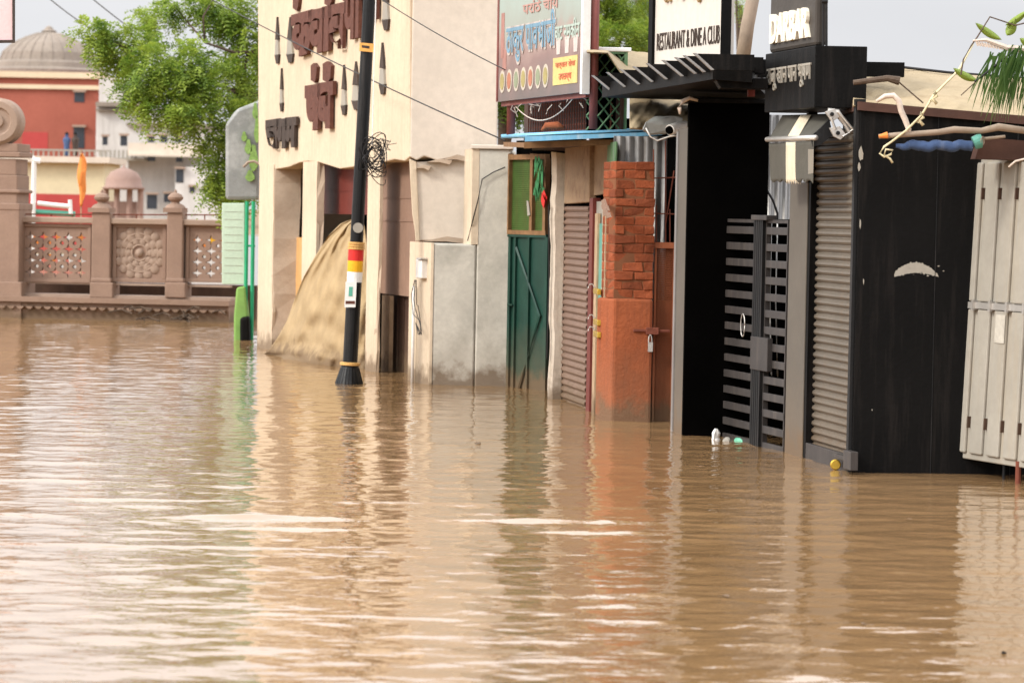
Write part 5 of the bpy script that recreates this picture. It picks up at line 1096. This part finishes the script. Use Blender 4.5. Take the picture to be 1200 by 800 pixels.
def WT(s, a, b, z0, z1, mt, th=.02, bold=.0):
    u = WS.rect
    cu = bpy.data.curves.new('t', 'FONT'); cu.body = s; cu.extrude = .1; cu.offset = bold; cu.resolution_u = 3; ob_ = bpy.data.objects.new('t', cu); COL.objects.link(ob_); bpy.context.view_layer.update()
    me = bpy.data.meshes.new_from_object(ob_.evaluated_get(bpy.context.evaluated_depsgraph_get())); bpy.data.objects.remove(ob_)
    V = np.array([v.co[:] for v in me.vertices]); lo = V.min(0); hi = V.max(0); m = MB()
    m.add([WS.W(wl_ * (a + (b - a) * (v[0] - lo[0]) / (hi[0] - lo[0])), -(th if v[2] > 0 else -.001), z0 + (z1 - z0) * (v[1] - lo[1]) / (hi[1] - lo[1])) for v in V], [tuple(p.vertices) for p in me.polygons])
    return m.build('lettering', mt, pn, fix=False)
zc = WS.uz(810, 55)[1]; zd = WS.uz(810, 34)[1]
WT('RESTAURANT & DINE A CLUB', .04, .95, zc, zd, M['lettdark'], .008, 0)
WT('राजमहल', .10, .92, WS.uz(810, 5)[1], WS.uz(810, -32)[1], M['brass'], .03, .02)
m = MB(); m.tube([at(870, 72, 30), at(876, 30, 30), at(886, -20, 30)], [.075, .07, .065], 10); tag(m.build('bamboo_upright', M['bamboo'], smooth=True), 'leaning pale bamboo pole standing between the two signs', 'pole')
# ------------------------------------------------------------------ lit letter sign and black box
BX = Face(0, 1, (1, 2)); cn_ = at(955, 90, 24.0); ft = Vector((-.20, .98, 0)).normalized(); bl = 1.42
BX.P = Vector((cn_.x, 24.0, 0)) + ft * bl; BX.U = -ft; BX.N = Vector((-BX.U.y, BX.U.x, 0)); BX.L = bl
zq0 = at(955, 126, 24).z; zq1 = at(955, 53.5, 24).z; wbx = 61 * 24 / FPX
T = thing('black_sign_box', BX.W(bl / 2, .2, zq0), 'black box with white Hindi lettering jutting out over the awning', 'sign')
a = BX.W(0, 0, 0); b = BX.W(bl, 0, 0); c = b + Vector((wbx, .02, 0)); d = a + Vector((wbx, 0, 0))
m = MB(); m.foot([a, b, c, d], zq0, zq1); bo = m.build('box', M['black'], T, bevel=.006)
def BT(s, a, b, z0, z1, mt, par, th=.012, bold=0., off=0):
    cu = bpy.data.curves.new('t', 'FONT'); cu.body = s; cu.extrude = .1; cu.offset = bold; cu.resolution_u = 3; ob_ = bpy.data.objects.new('t', cu); COL.objects.link(ob_); bpy.context.view_layer.update()
    me = bpy.data.meshes.new_from_object(ob_.evaluated_get(bpy.context.evaluated_depsgraph_get())); bpy.data.objects.remove(ob_)
    V = np.array([v.co[:] for v in me.vertices]); lo = V.min(0); hi = V.max(0); m = MB()
    m.add([BX.W(bl * (a + (b - a) * (v[0] - lo[0]) / (hi[0] - lo[0])), off - (th if v[2] > 0 else -.001), z0 + (z1 - z0) * (v[1] - lo[1]) / (hi[1] - lo[1])) for v in V], [tuple(p.vertices) for p in me.polygons])
    return m.build('lettering', mt, par, fix=False)
BT('राजू खान पान भूषण', .06, .93, BX.uz(926, 104)[1], BX.uz(926, 77)[1], M['greywhite'], bo, bold=.006)
T = thing('capital_letter_sign', BX.W(bl / 2, .05, zq1), 'dark board with puffy cream capitals standing on the black box', 'sign')
zs0 = zq1 + .005; zs1 = zq1 + .62
m = MB(); BX.bx(m, .0, bl * .93, .03, .1, zs0, zs1); pn = m.build('panel', M['greypost'] if False else mat('dark_brown_panel', (.05, .042, .035), .5, .2, 4), T, bevel=.03)
BT('DARBAR', .07, .84, BX.uz(925, 47.5)[1], BX.uz(925, 12.5)[1], M['litbulb'], pn, th=.03, bold=.05, off=.03)
m = MB()
for x in (964.5, 968.5): m.tube([at(x, 54, 24.05), at(x, -40, 24.05)], .011, 6)
m.tube([at(963, 2, 24.05), at(970, 2, 24.05)], .02, 6)
m.build('support_tube', M['blackmetal'], T)
# ------------------------------------------------------------------ folded awning
DAw = 23.9; aw = lambda x, y, d=0: at(x, y, DAw + d)
T = thing('folded_awning', aw(945, 165), 'half folded grey awning with one cream stripe and scalloped valance', 'awning')
def quadcloth(pl, mt, name, dz, wob=.01, sc=False):
    (a, b, c, d) = pl; P = []
    for j in range(11):
        v = j / 10; row = []
        for i in range(81):
            t = i / 80; p = Vector(a).lerp(Vector(b), t).lerp(Vector(d).lerp(Vector(c), t), v)
            p += Vector((0, wob * math.sin(7 * t + 4 * v), 0))
            if sc and j == 10: p.z += .05 * (abs((t * 6.5 + .01 * math.sin(50 * t)) % 1 - .5) - .25) + R.uniform(-.006, .006)
            row.append(p)
        P.append(row)
    m = MB(); m.grid(P, (0.0, .006, 0)); return m.build(name, mt, T, smooth=True)
dfar = 1.25
quadcloth((aw(917, 135, dfar), aw(982, 133, .3), aw(954, 163, 0), aw(900, 165, dfar)), M['awn'], 'canopy_cloth', 0)
quadcloth((aw(938, 135, .78), aw(951, 134.5, .66), aw(933, 164, .5), aw(920.5, 164, .68)), M['awncream'], 'cream_stripe', 0)
quadcloth((aw(901, 168, dfar), aw(954, 165, 0), aw(953, 213, 0), aw(903, 213, dfar)), M['awn'], 'valance', 0, sc=True)
quadcloth((aw(921, 167, .66), aw(938, 166, .42), aw(938, 214, .42), aw(921, 214, .66)), M['awncream'], 'cream_stripe', 0, sc=True)
m = MB(); m.tube([aw(899, 163.5, dfar), aw(956, 161.5, -.03)], .022, 12); m.build('front_bar', M['alu'], T, smooth=True)
m = MB(); BXs = facing(DAw - .01); q = [(947, 175), (953.5, 175), (953, 203), (947, 204)]; BXs.poly(m, q, -.012, .003); m.build('valance_print', M['greywhite'], T)
m = MB(); m.tube([aw(970, 130, -.05), aw(981, 132, -.05), aw(990, 145, -.05), aw(996, 155, -.05)], [.025, .03, .02, .02], 8)
Fk = facing(DAw - .08)
for pl in ([(967, 131), (978, 127), (984, 137), (975, 143)], [(972, 150), (984, 148), (992, 158), (985, 164), (977, 160)]): Fk.poly(m, pl, 0, .05)
m.tube([aw(974, 138, -.08), aw(979, 152, -.08)], .012, 6); m.tube([aw(982, 131, -.1), aw(1000, 152, -.1), aw(988, 160, -.1)], .012, 6); arm = m.build('folding_arm', M['alu'], T, bevel=.003)
m = MB()
for (x, y) in ((975, 134), (982, 156)): m.lathe(aw(x, y, -.1), [(.001, -.01), (.017, -.01), (.017, .01), (.001, .01)], 10, 'Y')
m.build('pivot', M['blackmetal'], arm)
m = MB(); Fk.poly(m, [(950, 160), (962, 150), (972, 140), (976, 158), (962, 170), (952, 172)], .12, .1); m.build('bracket', M['blackmetal'], T)
m = MB()
for k in range(5): m.tube([aw(1001 + k * .8, 138, -.05), aw(1003 + k * .5, 200, -.03), aw(1000 + k * .7, 240 + 12 * k, -.03)], .005, 4)
tag(m.build('wall_wires', M['cable'], smooth=True), 'bunch of thin dark wires running down the corner of the black shed', 'cable')
# ------------------------------------------------------------------ vine, palm leaves
DV = 22.6; vv = lambda x, y, d=0: at(x, y, DV + d)
T = thing('climbing_vine', vv(1140, 120), 'thin vine with a few broad pale green leaves above the beige cloth', 'vine')
m = MB(); m.tube([vv(1126, 88), vv(1129, 70), vv(1138, 54), vv(1145, 44), vv(1160, 20), vv(1190, 30), vv(1230, 20)], .006, 5); m.tube([vv(1149, 91), vv(1126, 112)], .004, 4); m.build('stem', M['bark'], T)
for (x0, y0, x1, y1, w_) in ((1143, 27, 1174, 47, 9), (1117, 80, 1146, 95, 9), (1180, 42, 1190, 22, 12), (1205, 12, 1178, 30, 8), (1195, 45, 1215, 55, 10)):
    P = []; n = 10; dx, dy = x1 - x0, y1 - y0; ln = math.hypot(dx, dy); nx_, ny_ = -dy / ln, dx / ln
    for i in range(n + 1):
        t = i / n; w2 = w_ * .5 * math.sin(math.pi * min(1, t * 1.02)) ** .7; cx_, cy_ = x0 + dx * t, y0 + dy * t + 2 * math.sin(math.pi * t)
        P.append([vv(cx_ + nx_ * w2 * s, cy_ + ny_ * w2 * s, .03 * abs(s) + .02 * math.sin(3 * t)) for s in (-1, -.5, 0, .5, 1)])
    m = MB(); m.grid(P, (0, .002, 0)); m.build('leaf', M['vinel'], T, smooth=True)
T = thing('palm_fronds', vv(1210, 50), 'drooping narrow palm leaflets hanging in the upper right corner', 'palm')
m = MB()
for k in range(230):
    x = R.uniform(1160, 1275); y = R.uniform(52, 70) if x > 1175 else 60 + R.random() * 8; dx = R.gauss(-14, 9) if x < 1210 else R.gauss(-6, 9); ln = R.uniform(50, 84) * (1 if x > 1175 else .8); d0 = R.uniform(-.25, .25); P = []
    for i in range(6):
        t = i / 5; w2 = (1.5 if i < 5 else .1) * (1 - .5 * t); cx_ = x + dx * t * (1.3 - .3 * t); cy_ = y + ln * t
        P.append([vv(cx_ - w2 * .6, cy_, d0), vv(cx_ + w2 * .6, cy_ + .2, d0 + .008)])
    m.grid(P)
m.build('leaflets', M['palm'], T, fix=False)
m = MB(); m.tube([vv(1140, 48), vv(1155, 47), vv(1180, 56), vv(1270, 62)], [.008, .016, .022, .03], 6)
for k in range(16): x = 1144 + k * 3.2; m.tube([vv(x, 49 + k * .5), vv(x + 2.5, 54 + k * .5)], .008, 4)
m.build('rachis', M['ropem'], T)
m = MB(); m.tube([vv(1188, 60), vv(1150, 90), vv(1142, 96)], .009, 6); m.build('stalk', M['cable'], T)
# ------------------------------------------------------------------ floating litter
def blob(px, py, r, h, mt, label, name='litter', cat='litter', n=9):
    p = ground(px, py); m = MB(); rr = random.Random(int(px)); pr = [(r * (1 + .3 * rr.uniform(-1, 1)) * w2, hh * h) for w2, hh in ((.9, -.2), (1, .1), (.8, .6), (.3, 1), (.02, 1.05))]
    m.lathe(p, pr, n); m.v = [(v[0] + rr.uniform(-.2, .2) * r, v[1] + rr.uniform(-.2, .2) * r, v[2]) for v in m.v]; tag(m.build(name, mt), label, cat)
blob(839, 514, .045, .09, M['white'], 'crumpled white plastic bag floating at the foot of the black doorway', 'plastic_bag', 'plastic bag')
blob(852, 517, .04, .04, M['greywhite'], 'small greyish scrap floating under the barred gate', 'floating_scrap', 'litter')
m = MB(); a = ground(862, 516); b = ground(877, 518); m.tube([a, a.lerp(b, .12), a.lerp(b, .75), a.lerp(b, .85), b], [.02, .032, .032, .014, .014], 10); tag(m.build('plastic_bottle', M['bottle'], smooth=True), 'green plastic bottle floating below the barred gate', 'bottle')
blob(1176, 766, .016, .014, M['black'], 'tiny dark scrap floating in the near water at the right', 'floating_scrap', 'litter')
lp = ground(1100, 745)
for k, (x, y) in enumerate(((1100, 745), (1012, 733), (690, 561), (822, 548), (770, 574), (905, 602), (560, 520), (960, 655), (1065, 610), (430, 480), (640, 690), (300, 560), (850, 700), (180, 500))):
    p = ground(x, y); a = R.uniform(0, 3); s_ = R.uniform(.012, .028); m = MB()
    P = [[p + Vector((math.cos(a) * t - math.sin(a) * q * w_, math.sin(a) * t + math.cos(a) * q * w_, .010 + .004 * math.cos(t * 60))) for q in (-1, 0, 1)] for t, w_ in ((-s_ * 1.6, .001), (-s_ * .8, s_ * .6), (0, s_ * .7), (s_ * .8, s_ * .5), (s_ * 1.6, .001))]
    m.grid(P, (0, 0, .003)); tag(m.build('floating_leaf', M['wood']), 'tiny dry leaf fragment floating on the open brown water', 'leaf', 'leaf fragments drifting on the flood')
